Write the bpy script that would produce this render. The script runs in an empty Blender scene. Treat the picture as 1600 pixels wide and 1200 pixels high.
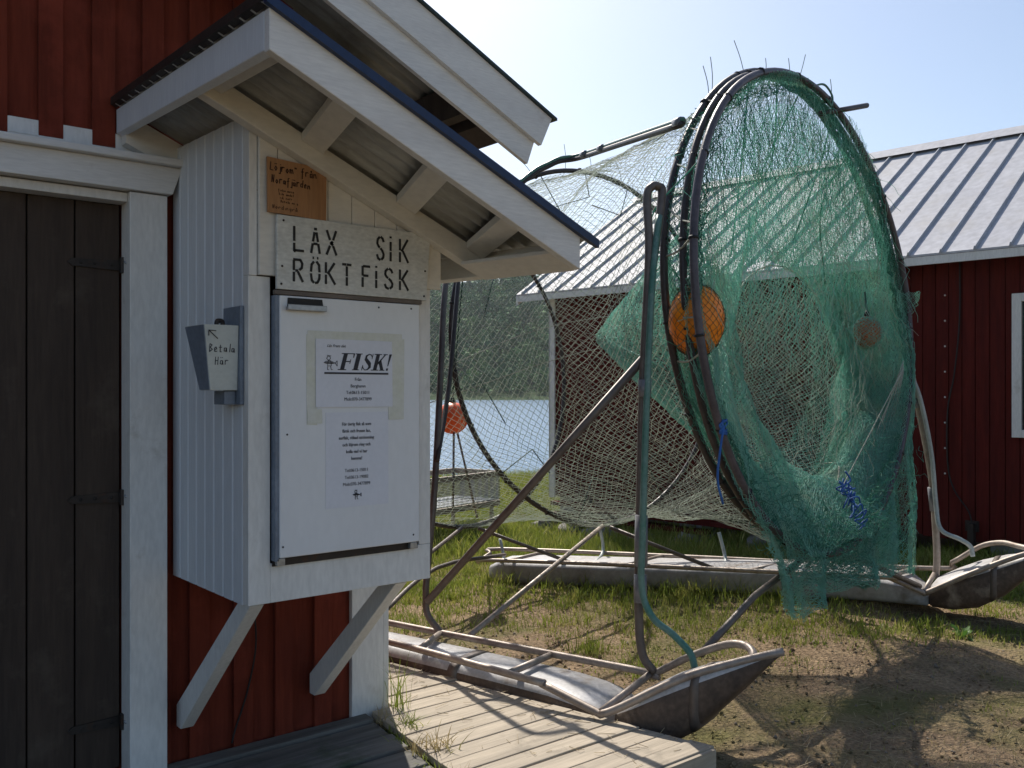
import bpy, math, random
import numpy as np
from mathutils import Vector, Matrix, noise

random.seed(7); RNG = np.random.default_rng(7)
S = bpy.context.scene; COL = S.collection
rad = math.radians

# ------------------------------------------------------------------ camera, sky, sun, exposure
cam_d = bpy.data.cameras.new('camera'); cam = bpy.data.objects.new('camera', cam_d); COL.objects.link(cam)
cam.location = (0, 0, 1.45); cam.rotation_euler = (rad(90), 0, rad(-39.5))
cam_d.lens = 32.4; cam_d.sensor_width = 36; cam_d.shift_y = 10/1600; cam_d.clip_start = .05; cam_d.clip_end = 5000
S.camera = cam
SUN_AZ, SUN_EL = rad(25), rad(46)          # azimuth from +Y towards +X
W = bpy.data.worlds.new('World'); S.world = W; W.use_nodes = True
nt = W.node_tree; sky = nt.nodes.new('ShaderNodeTexSky'); sky.sky_type = 'NISHITA'; sky.sun_disc = False
sky.sun_elevation = SUN_EL; sky.sun_rotation = SUN_AZ; sky.air_density = 1.0; sky.dust_density = 1.4; sky.ozone_density = 1.2
bg = nt.nodes['Background']; bg.inputs['Strength'].default_value = .12
nt.links.new(sky.outputs[0], bg.inputs[0])
sl = bpy.data.lights.new('sun', 'SUN'); sl.energy = 5.0; sl.angle = rad(.53); sl.color = (1, .94, .85)
sun = bpy.data.objects.new('sun', sl); COL.objects.link(sun)
sv = Vector((math.sin(SUN_AZ)*math.cos(SUN_EL), math.cos(SUN_AZ)*math.cos(SUN_EL), math.sin(SUN_EL)))
sun.rotation_euler = sv.to_track_quat('Z', 'Y').to_euler(); sun.location = (0, 0, 20)
S.view_settings.view_transform = 'Standard'; S.view_settings.look = 'None'; S.view_settings.gamma = 1
S.view_settings.exposure = .28
S.cycles.max_bounces = 8; S.cycles.transparent_max_bounces = 8

# ------------------------------------------------------------------ materials
def mat(name, c, rough=.6, metal=0, c2=None, scale=6, stretch=(1, 1, 1), fine=60, bump=.15, dist=.004, c3=None, s3=2.0, t3=(.55, .75), spec=.4, fine_amt=.25, subs=None):
    m = bpy.data.materials.new(name); m.use_nodes = True; t = m.node_tree; N = t.nodes; L = t.links
    b = N['Principled BSDF']; b.inputs['Roughness'].default_value = rough; b.inputs['Metallic'].default_value = metal
    b.inputs['Specular IOR Level'].default_value = spec
    tc = N.new('ShaderNodeTexCoord'); mp = N.new('ShaderNodeMapping'); mp.inputs['Scale'].default_value = stretch
    L.new(tc.outputs['Object'], mp.inputs[0])
    c2 = c2 or tuple(v*.72 for v in c)
    n1 = N.new('ShaderNodeTexNoise'); n1.inputs['Scale'].default_value = scale; n1.inputs['Detail'].default_value = 6; n1.inputs['Roughness'].default_value = .62
    L.new(mp.outputs[0], n1.inputs['Vector'])
    r1 = N.new('ShaderNodeMapRange'); r1.inputs[1].default_value = .35; r1.inputs[2].default_value = .68
    L.new(n1.outputs[0], r1.inputs[0])
    mx = N.new('ShaderNodeMix'); mx.data_type = 'RGBA'; mx.inputs[6].default_value = (*c, 1); mx.inputs[7].default_value = (*c2, 1)
    L.new(r1.outputs[0], mx.inputs[0]); out = mx.outputs[2]
    n2 = N.new('ShaderNodeTexNoise'); n2.inputs['Scale'].default_value = fine; n2.inputs['Detail'].default_value = 4
    L.new(mp.outputs[0], n2.inputs['Vector'])
    mf = N.new('ShaderNodeMix'); mf.data_type = 'RGBA'; mf.blend_type = 'MULTIPLY'; mf.inputs[0].default_value = fine_amt
    L.new(out, mf.inputs[6]); rr = N.new('ShaderNodeMapRange'); rr.inputs[1].default_value = .3; rr.inputs[2].default_value = .7; rr.inputs[3].default_value = .3; rr.inputs[4].default_value = 1.25
    L.new(n2.outputs[0], rr.inputs[0]); L.new(rr.outputs[0], mf.inputs[7]); out = mf.outputs[2]
    if c3:
        n3 = N.new('ShaderNodeTexNoise'); n3.inputs['Scale'].default_value = s3; n3.inputs['Detail'].default_value = 7; n3.inputs['Roughness'].default_value = .65
        L.new(tc.outputs['Object'], n3.inputs['Vector'])
        r3 = N.new('ShaderNodeMapRange'); r3.inputs[1].default_value = t3[0]; r3.inputs[2].default_value = t3[1]
        L.new(n3.outputs[0], r3.inputs[0]); m3 = N.new('ShaderNodeMix'); m3.data_type = 'RGBA'; m3.inputs[7].default_value = (*c3, 1)
        L.new(r3.outputs[0], m3.inputs[0]); L.new(out, m3.inputs[6]); out = m3.outputs[2]
    L.new(out, b.inputs['Base Color'])
    if bump:
        bp = N.new('ShaderNodeBump'); bp.inputs['Strength'].default_value = bump; bp.inputs['Distance'].default_value = dist
        ad = N.new('ShaderNodeMath'); ad.operation = 'ADD'; L.new(n1.outputs[0], ad.inputs[0]); L.new(n2.outputs[0], ad.inputs[1])
        L.new(ad.outputs[0], bp.inputs['Height']); L.new(bp.outputs[0], b.inputs['Normal'])
    if subs: b.inputs['Subsurface Weight'].default_value = subs
    m['bsdf'] = 0
    return m
V = (9, 9, .8)   # grain runs along Z
M = {}
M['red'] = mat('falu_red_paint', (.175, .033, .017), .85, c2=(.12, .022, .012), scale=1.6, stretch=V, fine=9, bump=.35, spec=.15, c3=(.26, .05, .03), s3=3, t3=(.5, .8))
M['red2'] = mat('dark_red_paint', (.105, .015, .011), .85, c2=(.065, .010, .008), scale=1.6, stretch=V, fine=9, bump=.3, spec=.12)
M['white'] = mat('white_paint', (.74, .73, .70), .5, c2=(.66, .65, .62), scale=1.5, stretch=(3, 3, .8), fine=25, bump=.12, c3=(.44, .41, .36), s3=6, t3=(.60, .82), fine_amt=.15)
M['whitex'] = mat('white_paint_fascia', (.74, .73, .70), .5, c2=(.64, .63, .61), scale=1.5, stretch=(.8, 6, 6), fine=25, bump=.15, c3=(.48, .45, .42), s3=7, t3=(.62, .84), fine_amt=.15)
M['cream'] = mat('cream_primer', (.71, .68, .61), .6, c2=(.65, .62, .56), scale=2, stretch=(1, 1, 3), fine=25, bump=.1, fine_amt=.12)
M['panel'] = mat('white_paint_sky_tint', (.66, .69, .72), .5, c2=(.60, .63, .67), scale=2, stretch=(5, 5, .6), fine=22, bump=.1, fine_amt=.1)  # left-facing white boards, with bluish sky light put into the colour
M['enamel'] = mat('white_enamel', (.74, .75, .76), .3, c2=(.70, .71, .72), scale=2, stretch=(1, 1, .4), fine=40, bump=.03, c3=(.58, .52, .42), s3=4, t3=(.74, .9), fine_amt=.05)
M['signw'] = mat('sign_board_paint', (.66, .66, .62), .55, c2=(.55, .56, .53), scale=7, stretch=(1, 1, 2.2), fine=50, bump=.1, c3=(.47, .44, .38), s3=9, t3=(.64, .85))
M['black'] = mat('black_paint', (.02, .02, .02), .6, bump=0)
M['ink'] = mat('ink', (.04, .04, .05), .7, bump=0)
M['brownink'] = mat('brown_ink', (.06, .022, .012), .7, bump=0)
M['ply'] = mat('plywood', (.42, .22, .10), .6, c2=(.30, .145, .06), scale=1.3, stretch=(8, 4, .8), fine=12, bump=.1)
M['paper'] = mat('paper', (.70, .71, .76), .5, c2=(.66, .67, .72), scale=5, bump=.05, fine_amt=.05)
M['tape'] = mat('yellowed_tape', (.62, .62, .52), .35, c2=(.67, .67, .62), scale=14, bump=.05, fine_amt=.1)
M['door'] = mat('dark_brown_planks', (.068, .048, .036), .7, c2=(.045, .032, .025), scale=1.4, stretch=V, fine=10, bump=.3, c3=(.10, .078, .06), s3=4, t3=(.55, .8), spec=.25)
M['iron'] = mat('old_iron', (.05, .042, .038), .55, metal=.5, c3=(.09, .04, .02), s3=20)
M['zinc'] = mat('galvanised_metal', (.42, .43, .44), .38, metal=.7, c2=(.30, .31, .32), scale=18, bump=.05)
M['paybox'] = mat('grey_tin', (.50, .53, .50), .4, c2=(.44, .47, .45), scale=8, bump=.05, c3=(.2, .13, .08), s3=14, t3=(.7, .8), fine_amt=.1)
M['payside'] = mat('blue_grey_tin', (.20, .24, .30), .4, bump=.05)
M['corr'] = mat('corrugated_underside', (.44, .45, .43), .5, metal=.15, c2=(.34, .34, .32), scale=5, stretch=(.7, 3, 1), fine=30, bump=.05, c3=(.16, .14, .11), s3=4, t3=(.55, .8))
M['blue'] = mat('blue_sheet_edge', (.012, .032, .10), .4, bump=.03)
M['roofdark'] = mat('dark_green_sheet', (.02, .04, .04), .4, bump=.03)
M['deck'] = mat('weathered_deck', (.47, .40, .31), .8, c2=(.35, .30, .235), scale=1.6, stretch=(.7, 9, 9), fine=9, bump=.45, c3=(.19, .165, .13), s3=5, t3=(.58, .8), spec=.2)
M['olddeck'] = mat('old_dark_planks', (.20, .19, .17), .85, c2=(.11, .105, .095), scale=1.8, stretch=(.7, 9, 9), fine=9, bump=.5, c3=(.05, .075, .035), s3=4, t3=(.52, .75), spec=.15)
M['hoop'] = mat('dark_plastic_pipe', (.040, .030, .028), .42, c2=(.07, .055, .05), scale=9, fine=50, bump=.15, c3=(.12, .10, .08), s3=14, t3=(.6, .75))
M['hoopg'] = mat('grey_violet_pipe', (.11, .09, .10), .4, c2=(.06, .05, .055), scale=9, bump=.12)
M['alu'] = mat('dull_aluminium_tube', (.40, .34, .29), .5, metal=.35, c2=(.27, .22, .185), scale=7, fine=40, bump=.15, c3=(.17, .12, .09), s3=9, t3=(.55, .75))
M['tubeg'] = mat('brown_grey_tube', (.17, .14, .12), .5, metal=.3, c2=(.11, .09, .08), scale=6, fine=30, bump=.12)
M['hull'] = mat('grey_pontoon_plastic', (.54, .53, .53), .42, c2=(.40, .38, .36), scale=7, fine=60, bump=.15, c3=(.25, .18, .12), s3=6, t3=(.56, .74))
M['hullside'] = mat('brown_shaded_pontoon_side', (.13, .09, .065), .6, c2=(.06, .042, .034), scale=7, fine=45, bump=.35, c3=(.27, .22, .175), s3=5, t3=(.54, .70), fine_amt=.5)  # brown lower hull; dark tone is mostly shade put into the colour
M['hullgrey'] = mat('grey_pontoon_side', (.32, .32, .32), .5, c2=(.24, .23, .22), scale=4, fine=30, bump=.1, c3=(.10, .08, .06), s3=4)
M['hose'] = mat('green_hose', (.05, .17, .13), .38, c2=(.14, .24, .21), scale=10, bump=.05, c3=(.30, .36, .33), s3=12, t3=(.6, .8))
M['hosew'] = mat('pale_hose', (.42, .46, .44), .4, bump=.05)
M['dtape'] = mat('grey_duct_tape', (.20, .20, .21), .4, c2=(.14, .14, .15), scale=12, bump=.1)
M['netg'] = mat('green_net', (.42, .76, .66), .45, c2=(.30, .66, .55), scale=4, fine=30, bump=0, c3=(.52, .66, .52), s3=5, t3=(.50, .72))
M['netd'] = mat('dark_green_net', (.16, .46, .36), .5, c2=(.10, .36, .27), scale=4, fine=30, bump=0, c3=(.14, .24, .14), s3=6, t3=(.55, .75))
M['netw'] = mat('pale_net', (.66, .70, .62), .5, c2=(.50, .56, .48), scale=3, fine=30, bump=0, c3=(.5, .48, .4), s3=4)
M['ropew'] = mat('pale_rope', (.42, .42, .34), .7, bump=.1)
M['roped'] = mat('dark_green_rope', (.03, .09, .065), .7, bump=.1)
M['ropeb'] = mat('blue_rope', (.015, .08, .30), .6, c2=(.03, .14, .42), scale=20, bump=.1)
M['orange'] = mat('orange_buoy', (1, .14, .02), .4, c2=(.9, .10, .018), scale=4, fine=40, bump=.06, c3=(.80, .22, .08), s3=5, t3=(.6, .8), subs=.15)
M['orange2'] = mat('amber_buoy', (1, .33, .015), .4, c2=(1, .25, .01), scale=4, fine=40, bump=.06, subs=.15)
M['pink'] = mat('faded_buoy', (.90, .26, .08), .4, bump=.06)
M['roof'] = mat('painted_sheet_roof', (.50, .50, .52), .62, c2=(.44, .44, .47), scale=.9, stretch=(1, 1, 1), fine=14, bump=.03, c3=(.40, .38, .36), s3=2, t3=(.5, .8), metal=0, spec=.12)
M['rib'] = mat('sheet_roof_seam', (.40, .42, .46), .6, bump=.02)
M['stone'] = mat('granite', (.24, .22, .20), .8, c2=(.16, .15, .14), scale=5, fine=40, bump=.5, dist=.02)
M['pebble'] = mat('brown_pebbles', (.26, .21, .16), .8, c2=(.16, .13, .10), scale=9, bump=.2)
M['concrete'] = mat('concrete', (.30, .29, .27), .85, c2=(.22, .21, .20), scale=5, fine=40, bump=.3)
M['glass'] = mat('window_glass', (.02, .025, .03), .08, bump=0, spec=.8)
M['cable'] = mat('black_cable', (.012, .012, .012), .5, bump=0)
M['bark'] = mat('bark', (.07, .05, .04), .9)
def netmat(key, tr_amt=.55):
    m = M[key]; t = m.node_tree; N = t.nodes; bs = N['Principled BSDF']; o = N['Material Output']
    tr = N.new('ShaderNodeBsdfTranslucent'); mx = N.new('ShaderNodeMixShader'); mx.inputs[0].default_value = tr_amt
    src = bs.inputs['Base Color'].links[0].from_socket
    t.links.new(src, tr.inputs[0]); t.links.new(bs.outputs[0], mx.inputs[1]); t.links.new(tr.outputs[0], mx.inputs[2]); t.links.new(mx.outputs[0], o.inputs[0])
for k_ in ('netg', 'netd', 'netw', 'pink'): netmat(k_)
def grassmat(name, a, b, c):
    m = mat(name, a, .55, c2=b, scale=2.2, fine=16, bump=0, c3=c, s3=5.5, t3=(.5, .72), spec=.3, fine_amt=.4)
    t = m.node_tree; N = t.nodes; bs = N['Principled BSDF']; o = N['Material Output']
    tr = N.new('ShaderNodeBsdfTranslucent'); mx = N.new('ShaderNodeMixShader'); mx.inputs[0].default_value = .35
    src = bs.inputs['Base Color'].links[0].from_socket
    t.links.new(src, tr.inputs[0]); t.links.new(bs.outputs[0], mx.inputs[1]); t.links.new(tr.outputs[0], mx.inputs[2]); t.links.new(mx.outputs[0], o.inputs[0])
    return m
M['grass'] = grassmat('green_grass', (.27, .32, .05), (.17, .225, .04), (.52, .45, .15))
M['drygrass'] = grassmat('dry_grass', (.46, .36, .18), (.33, .26, .12), (.26, .28, .08))
M['straw'] = mat('straw', (.50, .40, .24), .7, c2=(.36, .27, .15), scale=8, bump=0)
M['leaf'] = grassmat('weed_leaf', (.10, .22, .035), (.07, .16, .03), (.18, .28, .06))

# ------------------------------------------------------------------ mesh helpers
ORG = {}
def tag(o, label=None, cat=None, group=None, kind=None):
    if label: o['label'] = label
    if cat: o['category'] = cat
    if group: o['group'] = group
    if kind: o['kind'] = kind
    return o
def thing(name, label, cat, loc, group=None):
    o = bpy.data.objects.new(name, None); COL.objects.link(o); o.location = loc; o.empty_display_size = .1
    ORG[o.name] = Vector(loc); return tag(o, label, cat, group)
def link_mesh(name, me, m, parent=None, origin=None, smooth=False, bevel=0, label=None):
    o = bpy.data.objects.new(name, me); COL.objects.link(o)
    if parent is not None:
        o.parent = parent; org = ORG[parent.name]; ORG[o.name] = org
    else:
        org = Vector(origin) if origin is not None else Vector((0, 0, 0)); o.location = org; ORG[o.name] = org
    me.transform(Matrix.Translation(-org))
    if m is not None: me.materials.append(m)
    if smooth: me.polygons.foreach_set('use_smooth', [True]*len(me.polygons))
    if bevel:
        b = o.modifiers.new('b', 'BEVEL'); b.width = bevel; b.segments = 2; b.limit_method = 'ANGLE'; b.angle_limit = rad(40)
    if label: o['label'] = label
    return o
def perp(d):
    u = Vector((0, 0, 1)) if abs(d.z) < .9 else Vector((1, 0, 0))
    a = d.cross(u).normalized(); return a, a.cross(d).normalized()
def spline(pts, k=6):
    P = [Vector(p) for p in pts]
    if len(P) < 3: return P
    P = [P[0]*2-P[1]] + P + [P[-1]*2-P[-2]]; out = []
    for i in range(1, len(P)-2):
        a, b, c, d = P[i-1:i+3]
        for j in range(k):
            t = j/k
            out.append(.5*((2*b)+(c-a)*t+(2*a-5*b+4*c-d)*t*t+(3*b-a-3*c+d)*t**3))
    out.append(P[-2]); return out
class MB:
    def __init__(s): s.v = []; s.f = []
    def box(s, x0, x1, y0, y1, z0, z1):
        n = len(s.v); s.v += [(x, y, z) for z in (z0, z1) for y in (y0, y1) for x in (x0, x1)]
        s.f += [tuple(n+i for i in q) for q in ((0, 2, 3, 1), (4, 5, 7, 6), (0, 1, 5, 4), (2, 6, 7, 3), (0, 4, 6, 2), (1, 3, 7, 5))]; return s
    def hexa(s, P):   # 8 points, bottom 4 ccw then top 4
        n = len(s.v); s.v += [tuple(p) for p in P]
        s.f += [tuple(n+i for i in q) for q in ((3, 2, 1, 0), (4, 5, 6, 7), (0, 1, 5, 4), (1, 2, 6, 5), (2, 3, 7, 6), (3, 0, 4, 7))]; return s
    def prism(s, poly, off):   # polygon extruded by vector
        n = len(s.v); k = len(poly); off = Vector(off)
        s.v += [tuple(p) for p in poly] + [tuple(Vector(p)+off) for p in poly]
        s.f += [tuple(n+i for i in range(k))[::-1], tuple(n+k+i for i in range(k))]
        s.f += [(n+i, n+(i+1) % k, n+k+(i+1) % k, n+k+i) for i in range(k)]; return s
    def beam(s, p, q, w, h, side=None):
        p, q = Vector(p), Vector(q); d = (q-p).normalized()
        if side is None: a, b = perp(d)
        else: a = Vector(side); a = (a-d*a.dot(d)).normalized(); b = a.cross(d)
        a, b = a*w/2, b*h/2
        return s.hexa([p-a-b, p+a-b, p+a+b, p-a+b, q-a-b, q+a-b, q+a+b, q-a+b])
    def tube(s, pts, r, n=10, sm=6, closed=False, rf=None):
        P = spline(pts, sm) if sm else [Vector(p) for p in pts]
        K = len(P); base = len(s.v); N = None
        for i, p in enumerate(P):
            if closed: d = (P[(i+1) % K]-P[i-1]).normalized()
            else: d = (P[min(i+1, K-1)]-P[max(i-1, 0)]).normalized()
            if N is None: N, _ = perp(d)
            N = (N-d*N.dot(d)).normalized(); B = d.cross(N)
            R = r if rf is None else r*rf(i/(K-1))
            for j in range(n):
                a = 2*math.pi*j/n; s.v.append(tuple(p+N*math.cos(a)*R+B*math.sin(a)*R))
        for i in range(K if closed else K-1):
            i2 = (i+1) % K
            for j in range(n):
                j2 = (j+1) % n; s.f.append((base+i*n+j, base+i*n+j2, base+i2*n+j2, base+i2*n+j))
        if not closed:
            s.f.append(tuple(base+j for j in range(n))[::-1]); s.f.append(tuple(base+(K-1)*n+j for j in range(n)))
        return s
    def sphere(s, c, rx, ry, rz, n=20, m=12, nz=0):
        base = len(s.v)
        for i in range(m+1):
            t = math.pi*i/m
            for j in range(n):
                a = 2*math.pi*j/n; d = Vector((math.sin(t)*math.cos(a), math.sin(t)*math.sin(a), math.cos(t)))
                k = 1+nz*noise.noise(d*1.7+Vector(c)*3)
                s.v.append((c[0]+d.x*rx*k, c[1]+d.y*ry*k, c[2]+d.z*rz*k))
        for i in range(m):
            for j in range(n):
                s.f.append((base+i*n+j, base+(i+1)*n+j, base+(i+1)*n+(j+1) % n, base+i*n+(j+1) % n))
        return s
    def me(s, name):
        m = bpy.data.meshes.new(name); m.from_pydata(s.v, [], s.f); m.validate(); m.update(); return m
    def build(s, name, m, parent=None, origin=None, **k): return link_mesh(name, s.me(name), m, parent, origin, **k)
def np_mesh(name, v, quads=None, tris=None):
    me = bpy.data.meshes.new(name); v = np.asarray(v, np.float32); me.vertices.add(len(v)); me.vertices.foreach_set('co', v.ravel())
    L = []; st = []; c = 0
    if quads is not None and len(quads):
        q = np.asarray(quads, np.int32); L.append(q.ravel()); st.append(np.arange(len(q))*4); c = q.size
    if tris is not None and len(tris):
        t = np.asarray(tris, np.int32); L.append(t.ravel()); st.append(c+np.arange(len(t))*3)
    L = np.concatenate(L); st = np.concatenate(st)
    me.loops.add(len(L)); me.loops.foreach_set('vertex_index', L.astype(np.int32))
    me.polygons.add(len(st)); me.polygons.foreach_set('loop_start', st.astype(np.int32))
    me.update(calc_edges=True); me.validate(); return me
def segs_mesh(name, A, B, r):
    """many thin three-sided strands from points A to points B"""
    d = B-A; ln = np.linalg.norm(d, axis=1, keepdims=True); d = d/np.maximum(ln, 1e-9)
    up = np.tile(np.array([[.13, .21, .97]]), (len(A), 1)); up[np.abs((d*up).sum(1)) > .95] = (1, 0, 0)
    a = np.cross(d, up); a /= np.linalg.norm(a, axis=1, keepdims=True); b = np.cross(d, a)
    if np.ndim(r): r = np.asarray(r)[:, None]
    vs = []
    for k in range(3):
        w = (a*math.cos(k*2.0944)+b*math.sin(k*2.0944))*r; vs += [A+w, B+w]
    v = np.stack(vs, 1).reshape(-1, 3); n = len(A); i0 = np.arange(n)[:, None]*6
    q = np.concatenate([i0+np.array([[0, 2, 3, 1]]), i0+np.array([[2, 4, 5, 3]]), i0+np.array([[4, 0, 1, 5]])], 0)
    return np_mesh(name, v, quads=q)
def wob(P, amp, f, seed):
    """smooth pseudo-random displacement from summed sines"""
    r = np.random.default_rng(seed); out = np.zeros_like(P)
    for k in range(5):
        w = r.normal(size=(3, 3)); w = w/np.linalg.norm(w, axis=1, keepdims=True)*f*(1+k*.8); ph = r.uniform(0, 6.28, 3)
        out += np.sin(P@w.T+ph)/(1+k*.8)
    return P+out*amp
def net_segs(fn, nu, nv, jit=.0, seed=1, amp=.0, freq=3., keep=None, drop=0):
    u = np.linspace(0, 1, nu+1); v = np.linspace(0, 1, nv+1); U, Vv = np.meshgrid(u, v, indexing='ij')
    P = fn(U.ravel(), Vv.ravel()); r = np.random.default_rng(seed)
    if amp: P = wob(P, amp, freq, seed)
    if jit: P = P + r.normal(size=P.shape)*jit
    I = np.arange((nu+1)*(nv+1)).reshape(nu+1, nv+1)
    a = np.concatenate([I[:-1, :-1].ravel(), I[1:, :-1].ravel()]); b = np.concatenate([I[1:, 1:].ravel(), I[:-1, 1:].ravel()])
    if keep is not None:
        k = keep(P[a]) & keep(P[b]); a, b = a[k], b[k]
    if drop: k = r.random(len(a)) > drop; a, b = a[k], b[k]
    return P[a], P[b]

def text_mesh(body, size, loc, m, parent, name='lettering', shear=0, bold=0, align='CENTER', rotz=0, tilt=0, thick=.0006, width=1.0):
    cu = bpy.data.curves.new('txt', 'FONT'); cu.body = body; cu.size = size; cu.shear = shear; cu.offset = bold; cu.extrude = thick; cu.align_x = align
    to = bpy.data.objects.new('txt', cu); COL.objects.link(to)
    dg = bpy.context.evaluated_depsgraph_get(); me = bpy.data.meshes.new_from_object(to.evaluated_get(dg))
    bpy.data.objects.remove(to); bpy.data.curves.remove(cu)
    me.transform(Matrix.Translation(loc) @ Matrix.Rotation(rotz, 4, 'Z') @ Matrix.Rotation(rad(90), 4, 'X') @ Matrix.Rotation(tilt, 4, 'Z') @ Matrix.Diagonal((width, 1, 1, 1)))
    me.materials.clear()
    return link_mesh(name, me, m, parent)
def strokes(mb, lines, x0, z0, w, h, y, sw, thick=.0012):
    """flat strokes drawn on a plane facing -Y; coordinates in a unit cell"""
    for ln in lines:
        for (a, b), (c, d) in zip(ln[:-1], ln[1:]):
            p = Vector((x0+a*w, y, z0+b*h)); q = Vector((x0+c*w, y, z0+d*h)); e = (q-p)
            if e.length < 1e-6: continue
            e.normalize(); nrm = Vector((-e.z, 0, e.x))*sw/2; p = p-e*sw*.12; q = q+e*sw*.12
            mb.prism([p-nrm, q-nrm, q+nrm, p+nrm], (0, -thick, 0))

# ------------------------------------------------------------------ terrain
def hill_h(x, y):
    f = .636*x+.7716*y; r = .7716*x-.636*y
    t = np.clip((f-238)/170, 0, 1); t = t*t*(3-2*t)
    crest = 38+5*np.sin(r/60+1.1)+3*np.sin(r/23)-.06*np.clip(r, -100, 100)
    return np.where(f > 232, -.9+.8*np.clip((f-232)/8, 0, 1)+t*crest+.6*np.sin(x/9)*np.sin(y/11)*t, -4)
def ground_h(x, y):
    f = .636*x+.7716*y
    h = -.15-.045*np.maximum(0, y-3)
    h = np.minimum(h, np.where(f > 24.5, h-.25*np.clip(f-24.5, 0, 12), h))
    h = np.maximum(h, -4)
    h = h+.115*np.exp(-(((x-5.8)*.914+(y-4.7)*.406)/.55)**2)*np.clip((6.9-y)/1.0, 0, 1)*np.clip((y-3.1)/.5, 0, 1)
    h = h+.012*np.sin(x*1.7+y*.6)*np.sin(y*2.1-x*.4)+.006*np.sin(x*5.1+1)*np.sin(y*4.3)
    return h
def gz(x, y): return float(ground_h(np.array(float(x)), np.array(float(y))))
def sheet(name, xs, ys, hf, m, rough=0, seed=3):
    X, Y = np.meshgrid(xs, ys, indexing='ij'); Z = hf(X, Y)
    P = np.stack([X.ravel(), Y.ravel(), Z.ravel()], 1)
    if rough:
        r = np.random.default_rng(seed); k = (P[:, 0] > -2) & (P[:, 0] < 12) & (P[:, 1] > -2) & (P[:, 1] < 14)
        dz = np.zeros(len(P))
        for i in range(22):
            w = r.normal(size=2)*(4+i*3.4); dz += np.sin(P[:, 0]*w[0]+P[:, 1]*w[1]+r.uniform(0, 6))/(1+i*.5)
        P[:, 2] += k*dz*rough
    n, mm = len(xs), len(ys); I = np.arange(n*mm).reshape(n, mm)
    q = np.stack([I[:-1, :-1].ravel(), I[1:, :-1].ravel(), I[1:, 1:].ravel(), I[:-1, 1:].ravel()], 1)
    o = link_mesh(name, np_mesh(name, P, quads=q), m, smooth=True); return o
M['ground'] = mat('sandy_soil', (.37, .265, .165), .95, c2=(.22, .155, .10), scale=5.0, fine=55, bump=.9, dist=.03, c3=(.16, .145, .06), s3=1.1, t3=(.46, .64), spec=.1, fine_amt=.6)
M['hill'] = mat('hillside_soil', (.05, .08, .035), .95, c2=(.035, .06, .025), scale=.05, fine=.6, bump=0, spec=.05)
xs = np.unique(np.concatenate([np.linspace(-140, -4, 20), np.arange(-4, 1.5, .06), np.arange(1.5, 8, .025), np.arange(8, 20.01, .08), np.linspace(20.1, 220, 30)]))
ys = np.unique(np.concatenate([np.linspace(-200, -3, 20), np.arange(-3, 1, .06), np.arange(1, 6.5, .025), np.arange(6.5, 28.01, .08), np.linspace(28.1, 260, 40)]))
g = sheet('ground', xs, ys, ground_h, M['ground'], rough=.0042); tag(g, kind='structure')
def far_h(X, Y): return hill_h(X, Y)
hx = np.linspace(-140, 510, 101); hy = np.linspace(-220, 550, 101)
h = sheet('hill', hx, hy, far_h, M['hill']); tag(h, kind='structure')
wm = bpy.data.materials.new('fjord_water'); wm.use_nodes = True; t = wm.node_tree; b = t.nodes['Principled BSDF']
b.inputs['Base Color'].default_value = (.14, .23, .33, 1); b.inputs['Roughness'].default_value = .22; b.inputs['IOR'].default_value = 1.33
tc = t.nodes.new('ShaderNodeTexCoord'); n1 = t.nodes.new('ShaderNodeTexNoise'); n1.inputs['Scale'].default_value = 1.6; n1.inputs['Detail'].default_value = 5; n1.inputs['Roughness'].default_value = .6
bp = t.nodes.new('ShaderNodeBump'); bp.inputs['Strength'].default_value = 1; bp.inputs['Distance'].default_value = .12
t.links.new(tc.outputs['Object'], n1.inputs['Vector']); t.links.new(n1.outputs[0], bp.inputs['Height']); t.links.new(bp.outputs[0], b.inputs['Normal'])
w = MB(); w.v = [(-145, -225, -1), (515, -225, -1), (515, 555, -1), (-145, 555, -1)]; w.f = [(0, 1, 2, 3)]
tag(w.build('water', wm), kind='structure')

# forest across the water: one mass of ragged crowns
def forest():
    n = 5200; r = RNG
    f = r.uniform(243, 430, n); rr = r.uniform(-150, 150, n)
    x = .636*f+.7716*rr; y = .7716*f-.636*rr; z = hill_h(x, y)
    hgt = r.uniform(6, 11, n)*np.where(f < 262, .7, 1); wd = hgt*r.uniform(.20, .34, n); con = r.random(n) < .55
    vs = []; ts = []; c = 0
    K = 96
    for i in range(n):
        th = r.uniform(0, 6.283, K); tt = r.random(K)**.8
        prof = (1-tt)*1.05+.06 if con[i] else np.sqrt(np.clip(1-(2*tt-1)**2, .03, 1))*1.25
        R = wd[i]*prof*r.uniform(.55, 1.1, K); zz = z[i]+hgt[i]*(.10+.9*tt)
        px = x[i]+np.cos(th)*R; py = y[i]+np.sin(th)*R
        s = wd[i]*r.uniform(.18, .36, K)
        C = np.stack([px, py, zz], 1)
        D = r.normal(size=(K, 3, 3)); D[:, :, 2] *= .7
        T = C[:, None, :]+D*s[:, None, None]*.75
        vs.append(T.reshape(-1, 3)); ts.append(np.arange(K*3).reshape(-1, 3)+c); c += K*3
    return np_mesh('forest', np.concatenate(vs), tris=np.concatenate(ts))
M['forest'] = mat('forest_green', (.10, .20, .07), .8, c2=(.045, .115, .05), scale=.06, fine=.25, bump=0, c3=(.19, .30, .09), s3=.09, t3=(.5, .7), spec=.1, fine_amt=.5)
fo = link_mesh('forest', forest(), M['forest']); tag(fo, 'dense green forest covering the hillside across the water', 'forest', kind='stuff')

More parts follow.
